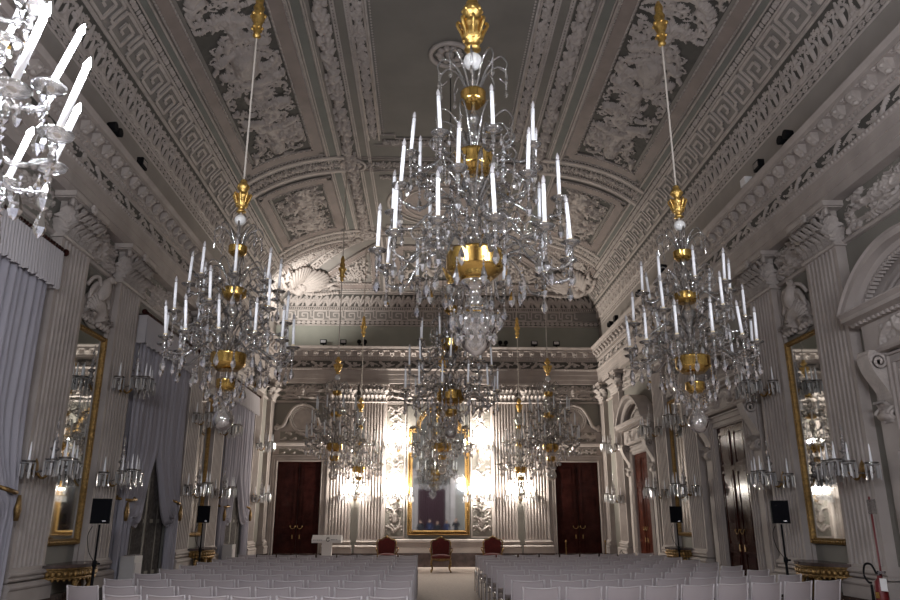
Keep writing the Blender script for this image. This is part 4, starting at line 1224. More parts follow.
def arm_ring(root, n, R, r0, z0, z1, sag, phase, key, lit=None, clen=.40, low=.3):
    for k in range(n):
        a = phase+2*pi*k/n
        am = put('arm', key+'_arm', arm_fn(R, r0, z0, z1, sag), (M['glassarm'],), root, rz=a)
        put('drip_pan', 'drip_pan_glass', pan_mesh, (M['glass'],), am, (R, 0, z1))
        lean = (RNG.normal(0, .035), RNG.normal(.22 if lit else .01, .045), 0)
        put('candle', 'candle_%d' % int(clen*100), lambda: candle_mesh(clen), (M['candle'], M['candleend']), am, (R, 0, z1), rot=lean)
        put('bulb', ('bulb_lit' if lit else 'bulb')+'_%d' % int(clen*100), lambda: bulb_mesh(clen), (lit or M['bulb'],), am, (R, 0, z1), rot=lean)
        put('crystal_drop', key+'_long_drop', long_drop(low), (M['crystal'],), am, (R, 0, z1))
        for q in (-1, 1): put('crystal_drop', 'short_drop', short_drop, (M['crystal'],), am, (R-.02, q*.082, z1))
def spray_ring(root, n, R, h, z, phase, key, name='glass_spray'):
    def fn():
        b = MB(); P = smooth_path([(.05, 0, 0), (R*.45, 0, h*.75), (R*.8, 0, h), (R*1.0, 0, h*.72), (R*.92, 0, h*.50), (R*.78, 0, h*.60)], 6)
        b.tube(P, np.linspace(.012, .006, len(P)), 5); q = P[int(len(P)*.72)]
        pr, z = chain_prof(q[2], 4, .013); b.lathe(pr+drop_prof(z, .09, .02), (q[0], 0, 0), 6, smooth=False)
        return b
    for k in range(n): put(name, key, fn, (M['glassarm'],), root, (0, 0, z), phase+2*pi*k/n)
def pendant_ring(root, n, R, z, L, key, phase=0.0, chain=3):
    def fn():
        pr, z = chain_prof(.02, chain, .016); return MB().lathe(pr+drop_prof(z, L, .034), (R, 0, 0), 6, smooth=False)
    for k in range(n): put('crystal_pendant', key, fn, (M['crystal'],), root, (0, 0, z), phase+2*pi*k/n)

def band(b, R, z, h):
    b.lathe([(R*.62, z-h*.62), (R*.86, z-h*.40), (R*.97, z-h*.30), (R, z-h*.22), (R, z+h*.28), (R*1.03, z+h*.34), (R*.98, z+h*.42), (R*.80, z+h*.44), (R*.5, z+h*.40)], (0, 0, 0), 28)
def stem_prof(z0, z1, bulges):
    pr = [(0.012, z0)]; 
    zs = np.linspace(z0, z1, 70)
    for z in zs:
        r = .018
        for c, R, w in bulges: r += R*math.exp(-((z-c)/w)**2)
        pr.append((r, z))
    pr.append((.012, z1)); return pr
def rod_parts(root, zball, zfin0, zfin1, zorn, ztop, rb, rf, cordm):
    b = MB(); b.ball((0, 0, zball), rb, 16, 10, sc=(1, 1, .95)); b.build('porcelain_ball', M['porcelain'], root)
    b = MB(); h = zfin1-zfin0
    pr = [(rf*.35, 0), (rf*.75, .03), (rf*.55, .08), (rf*.35, .11), (rf*.55, .15), (rf*.95, .22), (rf*.8, .36), (rf*.95, .46), (rf*1.1, .52), (rf*.5, .57), (rf*.4, .63), (rf*.75, .68), (rf*.95, .76), (rf*.75, .85), (rf*.4, .90), (rf*.55, .94), (rf*.25, 1.0)]
    b.lathe([(r, zfin0+t*h) for r, t in pr], (0, 0, 0), 16)
    for k in range(8):
        a = k*pi/4; b.tube(smooth_path([(rf*.7*cos(a), rf*.7*sin(a), zfin0+.18*h), (rf*.98*cos(a), rf*.98*sin(a), zfin0+.34*h), (rf*1.35*cos(a), rf*1.35*sin(a), zfin0+.50*h), (rf*1.15*cos(a), rf*1.15*sin(a), zfin0+.55*h)], 4), rf*.16, 5)
        b.ball((rf*.8*cos(a), rf*.8*sin(a), zfin0+.76*h), rf*.22, 6, 4)
    b.build('gilt_finial', M['gilt'], root)
    b = MB(); b.tube([(0, 0, zball), (0, 0, ztop)], .013, 6); b.build('cord', cordm, root)
    if zorn:
        b = MB(); pr = [(.02, 0), (.06, .05), (.04, .10), (.07, .2), (.055, .3), (.09, .42), (.10, .5), (.06, .58), (.08, .66), (.05, .74), (.06, .86), (.02, 1)]
        b.lathe([(r, zorn+t*.75) for r, t in pr], (0, 0, 0), 12)
        for k in range(6):
            a = k*pi/3; b.ball((.09*cos(a), .09*sin(a), zorn+.36), .03, 6, 4); b.ball((.07*cos(a), .07*sin(a), zorn+.16), .022, 6, 4)
        b.build('gilt_ornament', M['gilt'], root)
def teardrop(b, z, R):
    b.lathe([(.01, z+2.0*R), (.02, z+1.7*R), (R*.45, z+1.1*R), (R*.85, z+.5*R), (R, z), (R*.82, z-.55*R), (R*.45, z-.88*R), (0, z-R)], (0, 0, 0), 18)

def side_chandelier(name, label, loc, lit=None, rz=0.0):
    t = thing(name, label, 'chandelier', loc, rz, 'crystal chandeliers')
    ztop = ZT-.1-loc[2]
    rod_parts(t, 1.83, 1.93, 2.40, 4.55, ztop, .075, .085, M['cord'])
    b = MB(); b.lathe(stem_prof(-.25, 1.78, [(1.62, .03, .03), (1.15, .05, .08), (.98, .03, .03), (.62, .075, .10), (.42, .05, .05), (.25, .09, .05), (1.32, .03, .04)]), (0, 0, 0), 14); b.build('stem', M['glass'], t)
    for nm, R, z, h in (('crown_band', .115, 1.42, .12), ('middle_band', .15, .85, .13), ('gilt_bowl', .21, 0, .20), ('lower_band', .115, -.29, .13)):
        b = MB(); band(b, R, z, h); b.build(nm, M['brass'], t)
    spray_ring(t, 8, .30, .26, 1.46, .2, 'spray_crown')
    spray_ring(t, 8, .36, .34, .90, .5, 'spray_mid'); spray_ring(t, 10, .40, .30, .08, .3, 'spray_low')
    arm_ring(t, 8, .54, .12, .82, .90, .10, .25, 's_up', lit, .38, .25)
    arm_ring(t, 6, .67, .10, .44, .52, .14, .4, 's_mid', lit, .38, .25)
    arm_ring(t, 12, .76, .18, .06, .16, .16, .1, 's_low', lit, .38, .35)
    pendant_ring(t, 12, .62, .0, .15, 'sp_a', .36); pendant_ring(t, 10, .40, -.12, .15, 'sp_b', .1); pendant_ring(t, 8, .22, -.28, .13, 'sp_c'); pendant_ring(t, 8, .36, .72, .12, 'sp_d', .5)
    pendant_ring(t, 6, .11, -.40, .10, 'sp_e')
    b = MB(); teardrop(b, -.72, .13); b.lathe(stem_prof(-.52, -.30, [(-.44, .03, .03)]), (0, 0, 0), 10); b.build('glass_ball', M['glass'], t)
    return t
def great_chandelier(name, label, loc, urn=True, rz=0.0):
    t = thing(name, label, 'chandelier', loc, rz, 'crystal chandeliers')
    ztop = ZT-.1-loc[2]
    rod_parts(t, 2.16, 2.28, 2.90, None, ztop, .095, .115, M['darkcord'])
    b = MB(); b.lathe(stem_prof(-.2, 2.1, [(1.92, .035, .03), (1.5, .05, .06), (1.32, .06, .08), (.80, .11, .09), (.62, .06, .05), (.42, .05, .05), (.22, .10, .06), (1.72, .03, .03)]), (0, 0, 0), 16); b.build('stem', M['glass'], t)
    for nm, R, z, h in (('crown_band', .125, 1.74, .15), ('upper_bowl', .185, 1.03, .22), ('gilt_bowl', .265, 0, .25)):
        b = MB(); band(b, R, z, h); b.build(nm, M['brass'], t)
    spray_ring(t, 10, .36, .34, 1.80, .2, 'gspray_crown'); spray_ring(t, 8, .40, .42, 1.12, .4, 'gspray_up'); spray_ring(t, 8, .46, .36, .62, .1, 'gspray_mid'); spray_ring(t, 10, .48, .30, .10, .3, 'gspray_low')
    arm_ring(t, 8, .62, .16, .95, 1.03, .12, .22, 'g_up', None, .40, .3)
    arm_ring(t, 8, .80, .10, .50, .56, .16, .55, 'g_mid', None, .40, .3)
    arm_ring(t, 12, .90, .22, .04, .06, .20, .12, 'g_low', None, .40, .4)
    pendant_ring(t, 12, .70, -.02, .17, 'gp_a', .3); pendant_ring(t, 12, .45, -.10, .17, 'gp_b', .1); pendant_ring(t, 10, .30, .42, .14, 'gp_c'); pendant_ring(t, 8, .40, .90, .13, 'gp_d', .5)
    b = MB()
    if urn:
        b.lathe([(.03, -.12), (.13, -.16), (.15, -.20), (.07, -.25), (.05, -.32), (.09, -.36), (.055, -.40), (.13, -.46), (.21, -.52), (.225, -.58), (.19, -.66), (.14, -.74), (.12, -.80), (.05, -.86), (0, -.88)], (0, 0, 0), 20)
        b.build('glass_urn', M['glass'], t)
        pendant_ring(t, 14, .22, -.48, .15, 'gp_u', 0, 1); pendant_ring(t, 12, .17, -.64, .12, 'gp_v', .2, 1)
    else:
        band(b, .12, -.30, .13); b.build('lower_band', M['brass'], t); b = MB(); teardrop(b, -.68, .12); b.build('glass_ball', M['glass'], t)
        pendant_ring(t, 8, .20, -.30, .14, 'gp_w'); pendant_ring(t, 6, .11, -.44, .10, 'gp_x')
    return t
XS = (CX-2.84, CX+2.84)
great_chandelier('great_chandelier', 'largest crystal chandelier in the middle, gilt finial above it and glass urn below', (CX, 6.40, 3.88), True)
E_ = great_chandelier('great_chandelier', 'crystal chandelier on the room axis hanging just behind and below the largest one', (CX+.02, 14.0, 3.88), False, .2)
dup(E_, (CX+.04, 22.3, 3.72), .5, 'crystal chandelier on the room axis in front of the great arched mirror')
SC1 = side_chandelier('side_chandelier', 'unlit crystal chandelier in front of the middle left curtains, gilt finial above', (XS[0], 8.8, 3.46))
dup(SC1, (XS[1], 8.8, 3.46), .4, 'unlit crystal chandelier in front of the right-hand pilasters, gilt finial above')
dup(SC1, (XS[0], 19.6, 3.46), .2, 'small-looking crystal chandelier before the left door of the far wall, nearer of two')
dup(SC1, (XS[1], 19.6, 3.46), .6, 'small-looking crystal chandelier before the right door of the far wall, nearer of two')
dup(SC1, (XS[0]+.15, 25.2, 3.25), .1, 'crystal chandelier before the left pilasters of the far wall, farther of two')
dup(SC1, (XS[1]-.10, 25.2, 3.25), .3, 'crystal chandelier before the right pilasters of the far wall, farther of two')
LITC = [side_chandelier('side_chandelier', 'lit crystal chandelier with glowing candles cut by the upper left corner', (XS[0]-.12, 3.02, 3.20), M['lit'], .15)]
LITC.append(dup(LITC[0], (XS[1]+.22, 2.9, 3.30), .5, 'lit crystal chandelier just beyond the right edge of the photo'))

# ================================================================= wall sconces
def sconce_proto(lit):
    t = thing('wall_sconce', 'sconce', 'wall lamp', (0, 0, 0), 0, 'crystal wall sconces')
    b = MB(); b.lathe([(.0, -.12), (.05, -.08), (.065, 0), (.05, .08), (0, .14)], (0, -.02, 0), 10, sy=.5); b.tube(smooth_path([(0, -.03, -.02), (0, -.12, -.12), (0, -.20, -.06), (0, -.24, .03)], 5), .018, 6)
    b.build('back_plate', M['giltold'], t)
    b = MB(); b.lathe(stem_prof(0, .42, [(.05, .05, .03), (.15, .03, .04), (.26, .045, .03), (.36, .02, .03)]), (0, -.24, 0), 10); drop(b, (0, -.24, .50), .10, .025)
    b.lathe([(0, .50), (.016, .56), (0, .72)], (0, -.24, 0), 6); b.build('stem', M['crystal'], t)
    key = 'sc'
    for k, (a, R, dz) in enumerate(((-1.75, .46, 0), (-1.15, .36, .03), (-.45, .22, .07), (.45, .22, .07), (1.15, .36, .03), (1.75, .46, 0))):
        def fn(R=R):
            b = MB(); b.tube(smooth_path([(.03, 0, .04), (R*.4, 0, -.06), (R*.8, 0, -.07), (R, 0, .0)], 6), .011, 6); return b
        am = put('arm', 'sc_arm_%d' % int(R*100), fn, (M['glassarm'],), t, (0, -.24, .02+dz), a-pi/2)
        put('drip_pan', 'drip_pan_glass', pan_mesh, (M['glass'],), am, (R, 0, .03))
        if lit: put('candle', 'candle_18', lambda: candle_mesh(.18), (M['candle'], M['candleend']), am, (R, 0, .03)); put('bulb', 'bulb_sc_lit', lambda: bulb_mesh(.18), (M['litwarm'],), am, (R, 0, .03))
        else: put('candle', 'sc_candle', lambda: MB().lathe([(.018, .01), (.016, .05), (.010, .20), (.004, .26)], (0, 0, 0), 8), (M['candle'],), am, (R, 0, .03))
        def fd():
            b = MB()
            for q in range(7):
                a2 = 2*pi*q/7; x, y = .085*cos(a2), .085*sin(a2); b.ball((x, y, -.01), .009, 5, 3, smooth=False)
                b.box((x, y, -.105), (.025, .014, .15+.04*(q % 2)), a2+pi/2)
            b.tube([(.085*cos(a), .085*sin(a), -.008) for a in np.linspace(0, 2*pi, 17)[:-1]], .006, 5, closed=True)
            return b
        put('prism_fringe', 'sc_prism', fd, (M['prism'],), am, (R, 0, .03))
    return t
SU = sconce_proto(False); SL = sconce_proto(True)
used = {False: [], True: []}
LITPOS = []
def put_sconce(x, y, z, rz, label, lit=False):
    p = SL if lit else SU
    o = p if not used[lit] else dup(p)
    used[lit].append(o)
    o.location = (x, y, z); o.rotation_euler = (0, 0, rz); o['label'] = label; o.scale = (1.12,)*3
    if lit:
        LITPOS.append((x+.36*sin(rz), y-.36*cos(rz), z+.30))
names = {0: 'nearest', 1: 'second', 2: 'third', 3: 'fourth', 4: 'fifth'}
PY = sorted([c+s*PO for c in PAIRS for s in (-1, 1) if c+s*PO < YE])
for i, y in enumerate(PY[:5]):
    put_sconce(XL+PP+.02, y-(.3 if i == 0 else .12), 2.34, pi/2, 'lower crystal sconce on the %s fluted pilaster of the left wall' % names[i])
    put_sconce(XR-PP-.02, y-(.35 if i == 0 else .12), 2.34, -pi/2, 'lower crystal sconce on the %s fluted pilaster of the right wall' % names[i])
    if i:
        put_sconce(XL+PP+.02, y, 4.05, pi/2, 'upper crystal sconce high on the %s fluted pilaster of the left wall' % names[i])
        put_sconce(XR-PP-.02, y, 4.05, -pi/2, 'upper crystal sconce high on the %s fluted pilaster of the right wall' % names[i])
for x, z, lb in ((-2.64, 2.45, 'lit sconce between the two pilasters left of the great mirror'), (3.52, 2.45, 'lit sconce between the two pilasters right of the great mirror'),
                 (-1.05, 2.42, 'lit lower sconce at the left edge of the great mirror'), (1.95, 2.42, 'lit lower sconce at the right edge of the great mirror'),
                 (-1.05, 4.22, 'lit upper sconce at the left shoulder of the great mirror'), (1.95, 4.22, 'lit upper sconce at the right shoulder of the great mirror')):
    put_sconce(x, YE-.02, z, 0, lb, True)
NFAR = len(LITPOS)
for x, z, lb in ((-3.2, 2.5, 'lower left'), (4.1, 2.5, 'lower right'), (-2.0, 4.3, 'upper left'), (2.9, 4.3, 'upper right')):
    put_sconce(x, YB+.02, z, pi, 'lit %s sconce on the wall behind the viewer, seen in the great mirror' % lb, True)

# ================================================================= audience chairs
def make_chair():
    t = thing('stacking_chair', 'chair', 'chair', (0, 0, 0), 0, 'white audience chairs')
    # faces +y (the far wall); the back is on the -y side
    A = np.zeros((9, 15, 3))
    for i in range(9):
        for j in range(15):
            s = -1+2*j/14; z = .55+.275*i/8
            A[i, j] = (s*.205, -.235-.05*(i/8)-.030*(1-s*s), z-.012*(1-s*s)*(i/8))
    b = MB(); b.grid(A); A2 = A.copy(); A2[..., 1] += .006; b.grid(A2, flip=True)
    b.build('backrest', M['mesh'], t)
    b = MB(); b.tube(A[-1], .009, 5); b.build('top_hem', M['post'], t)
    A = np.zeros((8, 8, 3))
    for i in range(8):
        for j in range(8):
            s = -1+2*j/7; u = i/7; A[i, j] = (s*.205, -.20+.42*u, .45-.02*(1-s*s)-.03*(1-u)+(-.03*(u-.8)*5 if u > .8 else 0))
    b = MB(); b.grid(A); A2 = A.copy(); A2[..., 2] -= .012; b.grid(A2, flip=True); b.build('seat', M['seat'], t)
    for s in (-1, 1):
        x = s*.222
        b = MB(); b.tube(smooth_path([(x, -.30, .01), (x, -.25, .25), (x, -.215, .45), (x, -.24, .62), (x, -.288, .832)], 3), .0125, 6); b.build('rear_leg', M['post'], t)
        b = MB(); b.tube([(x, .20, .01), (x, .205, .25), (x, .20, .43), (x, .17, .455), (x, -.20, .435)], .011, 6); b.build('front_leg', M['steel'], t)
    b = MB(); b.tube([(-.222, .20, .36), (.222, .20, .36)], .009, 5); b.tube([(-.222, -.24, .30), (.222, -.24, .30)], .009, 5); b.build('stretcher', M['steel'], t)
    return t
CH = make_chair(); nch = [0]
ORD = ['first', 'second', 'third', 'fourth', 'fifth', 'sixth', 'seventh', 'eighth', 'ninth', 'tenth', 'eleventh']
def put_chair(x, y, rz, label):
    o = CH if nch[0] == 0 else dup(CH)
    nch[0] += 1; o.scale = (.95 if x < .3 else 1, 1, 1); o.location = (x, y, 0); o.rotation_euler = (0, 0, rz); o['label'] = label
rc = random.Random(12)
rows_l = [8.70+1.09*k for k in range(10)]; rows_r = [9.80+1.09*k for k in range(9)]
for side_, rows, x0, sg, curve in (('left', rows_l, -.40, -1, .55), ('right', rows_r, 1.40, 1, 1.15)):
    for k, y in enumerate(rows):
        for i in range(7 if (side_ == 'left' and k == 0) else 9):
            d = (.478 if side_ == 'left' else .50)*i; yy = y+curve*(d/4.3)**1.6
            sl = curve*1.6*(d/4.3)**.6/4.3
            put_chair(x0+sg*d+rc.gauss(0, .003), yy+rc.gauss(0, .012), atan2(sl*sg, 1)*.8+rc.gauss(0, .02),
                      'white mesh chair, %s row from the viewer, %s seat %s of the aisle' % (ORD[k], ORD[i], side_))

# ================================================================= red armchairs by the far wall
def make_armchair():
    t = thing('armchair', 'red', 'armchair', (0, 0, 0), 0, 'red and gilt armchairs')
    b = MB(); 
    pr = [(-.30, 0), (.30, 0), (.31, .10), (.33, .40), (.28, .46), (.17, .47), (.08, .54), (-.08, .54), (-.17, .47), (-.28, .46), (-.33, .40), (-.31, .10)]
    b.extrude([(x*.90, .52+z*.92+.02) for x, z in pr], (0, .26, 0), (0, .20, 0), (1, 0, 0), (0, 0, 1)); b.build('backrest', M['red'], t)
    b = MB(); P = [(x, .24+.04*z, .52+z) for x, z in pr]; b.tube(P, .026, 6, closed=True)
    b.ball((0, .25, 1.08), .045, 8, 5); b.build('back_frame', M['giltold'], t)
    b = MB(); b.box((0, -.02, .46), (.60, .54, .09)); b.ball((0, -.02, .50), .28, 14, 8, sc=(1.02, .95, .22)); b.build('seat', M['red'], t)
    b = MB(); b.box((0, -.02, .40), (.64, .58, .05)); 
    for s in (-1, 1): b.tube(smooth_path([(s*.25, -.31, .40), (0, -.32, .36), (-s*.25, -.31, .40)], 4), .02, 5)
    b.build('seat_rail', M['giltold'], t)
    for s in (-1, 1):
        for y, k in ((-.27, -1), (.24, 1)):
            b = MB(); b.tube(smooth_path([(s*.29, y, .40), (s*.32, y+k*.03, .28), (s*.28, y+k*.0, .12), (s*.32, y+k*.05, .02)], 5), np.linspace(.034, .022, 16), 6); b.ball((s*.32, y+k*.05, .022), .026, 6, 4); b.build('leg', M['giltold'], t)
        b = MB(); b.tube(smooth_path([(s*.30, .22, .74), (s*.36, .05, .72), (s*.37, -.16, .71), (s*.36, -.22, .66), (s*.31, -.14, .55), (s*.31, -.14, .43)], 5), .022, 6)
        a = b.build('armrest', M['giltold'], t)
        b = MB(); b.ball((s*.365, -.02, .735), .05, 8, 5, sc=(.7, 2.4, .5)); b.build('arm_pad', M['red'], a)
    return t
AC = make_armchair(); AC.location = (.50, 25.6, 0); AC['label'] = 'red and gilt armchair standing in the aisle before the great mirror'
dup(AC, (-1.32, 26.4, 0), .12, 'red and gilt armchair left of the aisle, mostly hidden by the chairs')
dup(AC, (2.28, 26.4, 0), -.12, 'red and gilt armchair right of the aisle, below the right-hand trophy panel')

# ================================================================= lectern
t = thing('lectern', 'white lectern with printed front before the left door of the far wall', 'lectern', (-3.25, 25.6, 0), .0)
b = MB(); b.box((0, 0, .03), (.62, .50, .06)); b.build('foot', M['white'], t)
b = MB(); b.box((0, .02, .55), (.34, .22, 1.0)); b.build('column', M['white'], t)
b = MB(); pr = [(-.25, 1.05), (-.25, 1.27), (.0, 1.33), (.25, 1.16), (.25, 1.05)]
b.extrude([(-y, z) for y, z in pr], (-.52, 0, 0), (.52, 0, 0), (0, 1, 0), (0, 0, 1)); o = b.build('desk', M['white'], t)
b = MB(); y = -.256
b.tube([(.06+.055*cos(a), y, 1.165+.06*sin(a)) for a in np.linspace(.7, 5.6, 14)], .012, 5); b.box((.10, y, 1.15), (.05, .012, .018)); b.box((.06, y, 1.235), (.10, .012, .018))
b.build('printed_emblem', M['ink'], o)
b = MB()
for k, w in enumerate((.05, .03, .06, .04, .05)): b.box((-.44+k*.065, y, 1.155), (w, .008, .026))
for k, w in enumerate((.05, .06, .04, .05)): b.box((.18+k*.062, y, 1.165), (w, .008, .032))
b.build('printed_lettering', M['grey'], o)
t.scale = (.92, .92, .87)

# ================================================================= loudspeakers on stands
def speaker(x, y, rz, lab1, lab2):
    t = thing('speaker_stand', lab1, 'stand', (x, y, 0), rz, 'loudspeaker stands')
    b = MB(); b.tube([(0, 0, .12), (0, 0, .95)], .022, 8); b.tube([(0, 0, .95), (0, 0, 1.547)], .016, 8); b.build('pole', M['black'], t)
    b = MB(); b.lathe([(.035, .50), (.035, .62), (.028, .64)], (0, 0, 0), 10); b.lathe([(.035, .92), (.035, 1.0), (.02, 1.01)], (0, 0, 0), 10); b.box((.05, 0, .96), (.06, .025, .03)); b.build('collar', M['black'], t)
    b = MB(); b.tube(smooth_path([(-.10, .03, 1.52), (-.15, .04, 1.38), (-.11, .03, 1.15), (-.02, .02, 1.0)], 5), .006, 5); b.build('cable', M['black'], t)
    for k in range(3):
        a = 2*pi*k/3+.5; b = MB(); b.tube([(.03*cos(a), .03*sin(a), .58), (.36*cos(a), .36*sin(a), .02)], .014, 6); b.tube([(.03*cos(a), .03*sin(a), .14), (.20*cos(a), .20*sin(a), .29)], .010, 6); b.build('leg', M['black'], t)
    s = thing('loudspeaker', lab2, 'loudspeaker', (x, y, 1.55), rz, 'loudspeakers')
    b = MB(); b.box((0, 0, .20), (.28, .25, .38)); b.build('cabinet', M['black'], s)
    b = MB(); b.box((0, -.128, .20), (.255, .012, .345)); g = b.build('grille', M['ink'], s)
    b = MB(); b.box((.06, -.137, .05), (.05, .006, .014)); b.build('badge', M['steel'], g)
speaker(-5.15, 12.3, .35, 'black tripod stand before the left gilt table, nearer the viewer', 'black loudspeaker raised before the second pilaster of the left wall')
speaker(6.14, 13.1, -.35, 'black tripod stand beside the nearer right gilt table', 'black loudspeaker raised before the second pilaster of the right wall')
speaker(-5.18, 18.0, .3, 'black tripod stand before the carved gilt table on the left', 'black loudspeaker raised before the farther left mirror')
speaker(6.03, 18.3, -.3, 'black tripod stand before the carved gilt table on the right', 'black loudspeaker raised before the farther right mirror')

# ================================================================= fire extinguishers, posts
def extinguisher(x, y, label, pole):
    t = thing('fire_extinguisher', label, 'fire extinguisher', (x, y, 0), -1.2, 'fire extinguishers')
    t.scale = (.8, .8, .96) if pole else (.62, .62, .62)
    b = MB(); b.lathe([(.09, .32), (.10, .35), (.10, .80), (.085, .87), (.035, .92), (.035, .95)], (0, 0, 0), 18); b.build('cylinder', M['redpaint'], t)
    b = MB(); b.lathe([(.16, 0), (.17, .03), (.05, .06), (.045, .26), (.11, .29), (.11, .33)], (0, 0, 0), 16); b.build('stand', M['redpaint'], t)
    b = MB(); b.box((0, 0, .97), (.05, .05, .05)); b.box((.05, 0, 1.0), (.14, .025, .02)); b.box((.05, 0, .98), (.12, .02, .015), .15); b.build('valve', M['steel'], t)
    b = MB(); R = .17
    b.tube(smooth_path([(-.02, -.03, .97), (-.08, -.05, 1.09), (-.20, -.05, 1.08), (-.24, -.05, .95), (-.18, -.05, .86), (-.12, -.05, .85)], 6), .016, 7); b.tube([(-.12, -.06, .83), (-.12, -.06, .55)], [.018, .03], 8); b.build('hose', M['black'], t)
    b = MB(); b.box((.13, -.09, .84), (.12, .006, .16)); b.build('tag', M['white'], t)
    b = MB(); b.box((0, -.10, .70), (.07, .012, .08)); b.build('printed_label', M['brass'], t)
    if pole:
        b = MB(); b.tube([(-.06, .13, .02), (-.06, .13, 2.0)], .016, 8); o = b.build('sign_pole', M['redpaint'], t)
        b = MB(); b.box((-.02, .11, 1.86), (.16, .008, .20)); b.build('sign_plate', M['glass'], o)
extinguisher(5.98, 10.15, 'red fire extinguisher with a red sign pole at the lower right corner', True)
extinguisher(6.35, 24.75, 'small-looking red fire extinguisher beside the farthest door of the right wall', False)
def post(x, y, label):
    t = thing('barrier_post', label, 'post', (x, y, 0), 0, 'brass barrier posts')
    b = MB(); b.lathe([(.13, 0), (.13, .015), (.03, .04)], (0, 0, 0), 16); b.build('foot', M['giltold'], t)
    b = MB(); b.lathe([(.02, .03), (.02, .86), (.034, .87), (.034, .91), (.015, .94), (0, .95)], (0, 0, 0), 10); b.build('post', M['giltold'], t)
post(5.05, 27.75, 'slim brass post in front of the far right door, towards its left leaf')
post(6.48, 27.75, 'slim brass post at the right jamb of the far right door')

# ================================================================= spotlights on the cornice
def spot_fix(x, y, rz, label, kind='twin', z=ZC+.03):
    t = thing('spotlight', label, 'spotlight', (x, y, z), rz, 'spotlights on the cornice')
    if kind == 'box':
        b = MB(); b.box((0, 0, .08), (.22, .16, .16)); b.build('housing', M['white'], t)
        b = MB(); b.box((0, .06, .01), (.06, .10, .02)); b.build('bracket', M['white'], t)
    elif kind == 'flood':
        b = MB(); b.box((0, 0, .14), (.24, .12, .18)); b.build('housing', M['black'], t)
        b = MB(); b.box((0, -.062, .15), (.19, .006, .11)); b.build('lens', M['steel'], t)
        b = MB(); b.box((0, .02, .03), (.05, .05, .06)); b.build('bracket', M['black'], t)
    else:
        for s in (-1, 1):
            b = MB(); b.lathe([(.05, -.09), (.075, -.07), (.085, .04), (.085, .07), (.07, .07)], (0, 0, 0), 14)
            for i, (px, py, pz) in enumerate(b.v): b.v[i] = (s*.11+px, -pz, .15+py*1.0)
            o = b.build('lamp_head', M['black'], t)
            b = MB(); b.lathe([(0, 0), (.062, 0)], (0, 0, 0), 14)
            for i, (px, py, pz) in enumerate(b.v): b.v[i] = (s*.11+px, -.066, .15+py)
            b.build('lens', M['steel'], o)
        b = MB(); b.box((0, .02, .03), (.30, .05, .05)); b.build('bracket', M['black'], t)
q = .40
spot_fix(XL+q, 11.85, pi/2, 'black twin spotlight on the left cornice, nearer the lit chandelier'); spot_fix(XL+q, 13.15, pi/2, 'black floodlight on the left cornice, just beyond the twin spotlight', 'flood')
spot_fix(XR-q, 11.75, -pi/2, 'black twin spotlight on the right cornice, highest up in the photo'); spot_fix(XR-q, 12.85, -pi/2, 'black floodlight on the right cornice below the twin spotlight', 'flood'); spot_fix(XR-q, 13.45, -pi/2, 'white box light on the right cornice beside a black floodlight', 'box')
spot_fix(XR-q, 19.0, -pi/2, 'black spotlight on the right cornice behind the hanging chandelier'); spot_fix(XR-q, 21.3, -pi/2, 'black spotlight on the right cornice, third from the far corner'); spot_fix(XR-q, 24.2, -pi/2, 'black floodlight on the right cornice near the far corner', 'flood'); spot_fix(XR-q, 25.0, -pi/2, 'black twin spotlight on the right cornice nearest the far corner')
ey = YE-.38
for x, k, lb in ((-4.05, 'flood', 'black floodlight on the far cornice nearest its left end'), (-3.28, 'flood', 'black floodlight on the far cornice, second from the left'), (-2.55, 'twin', 'black twin spotlight on the far cornice, left of the middle chandeliers'),
                 (2.95, 'twin', 'black twin spotlight on the far cornice, right of the middle chandeliers'), (4.18, 'flood', 'black floodlight on the far cornice, second from its right end'), (5.05, 'flood', 'black floodlight on the far cornice nearest its right end')):
    spot_fix(x, ey, 0, lb, k)
spot_fix(XL+.38, 25.0, pi/2, 'floodlight on the left cornice aimed up at the stucco shell', 'flood')

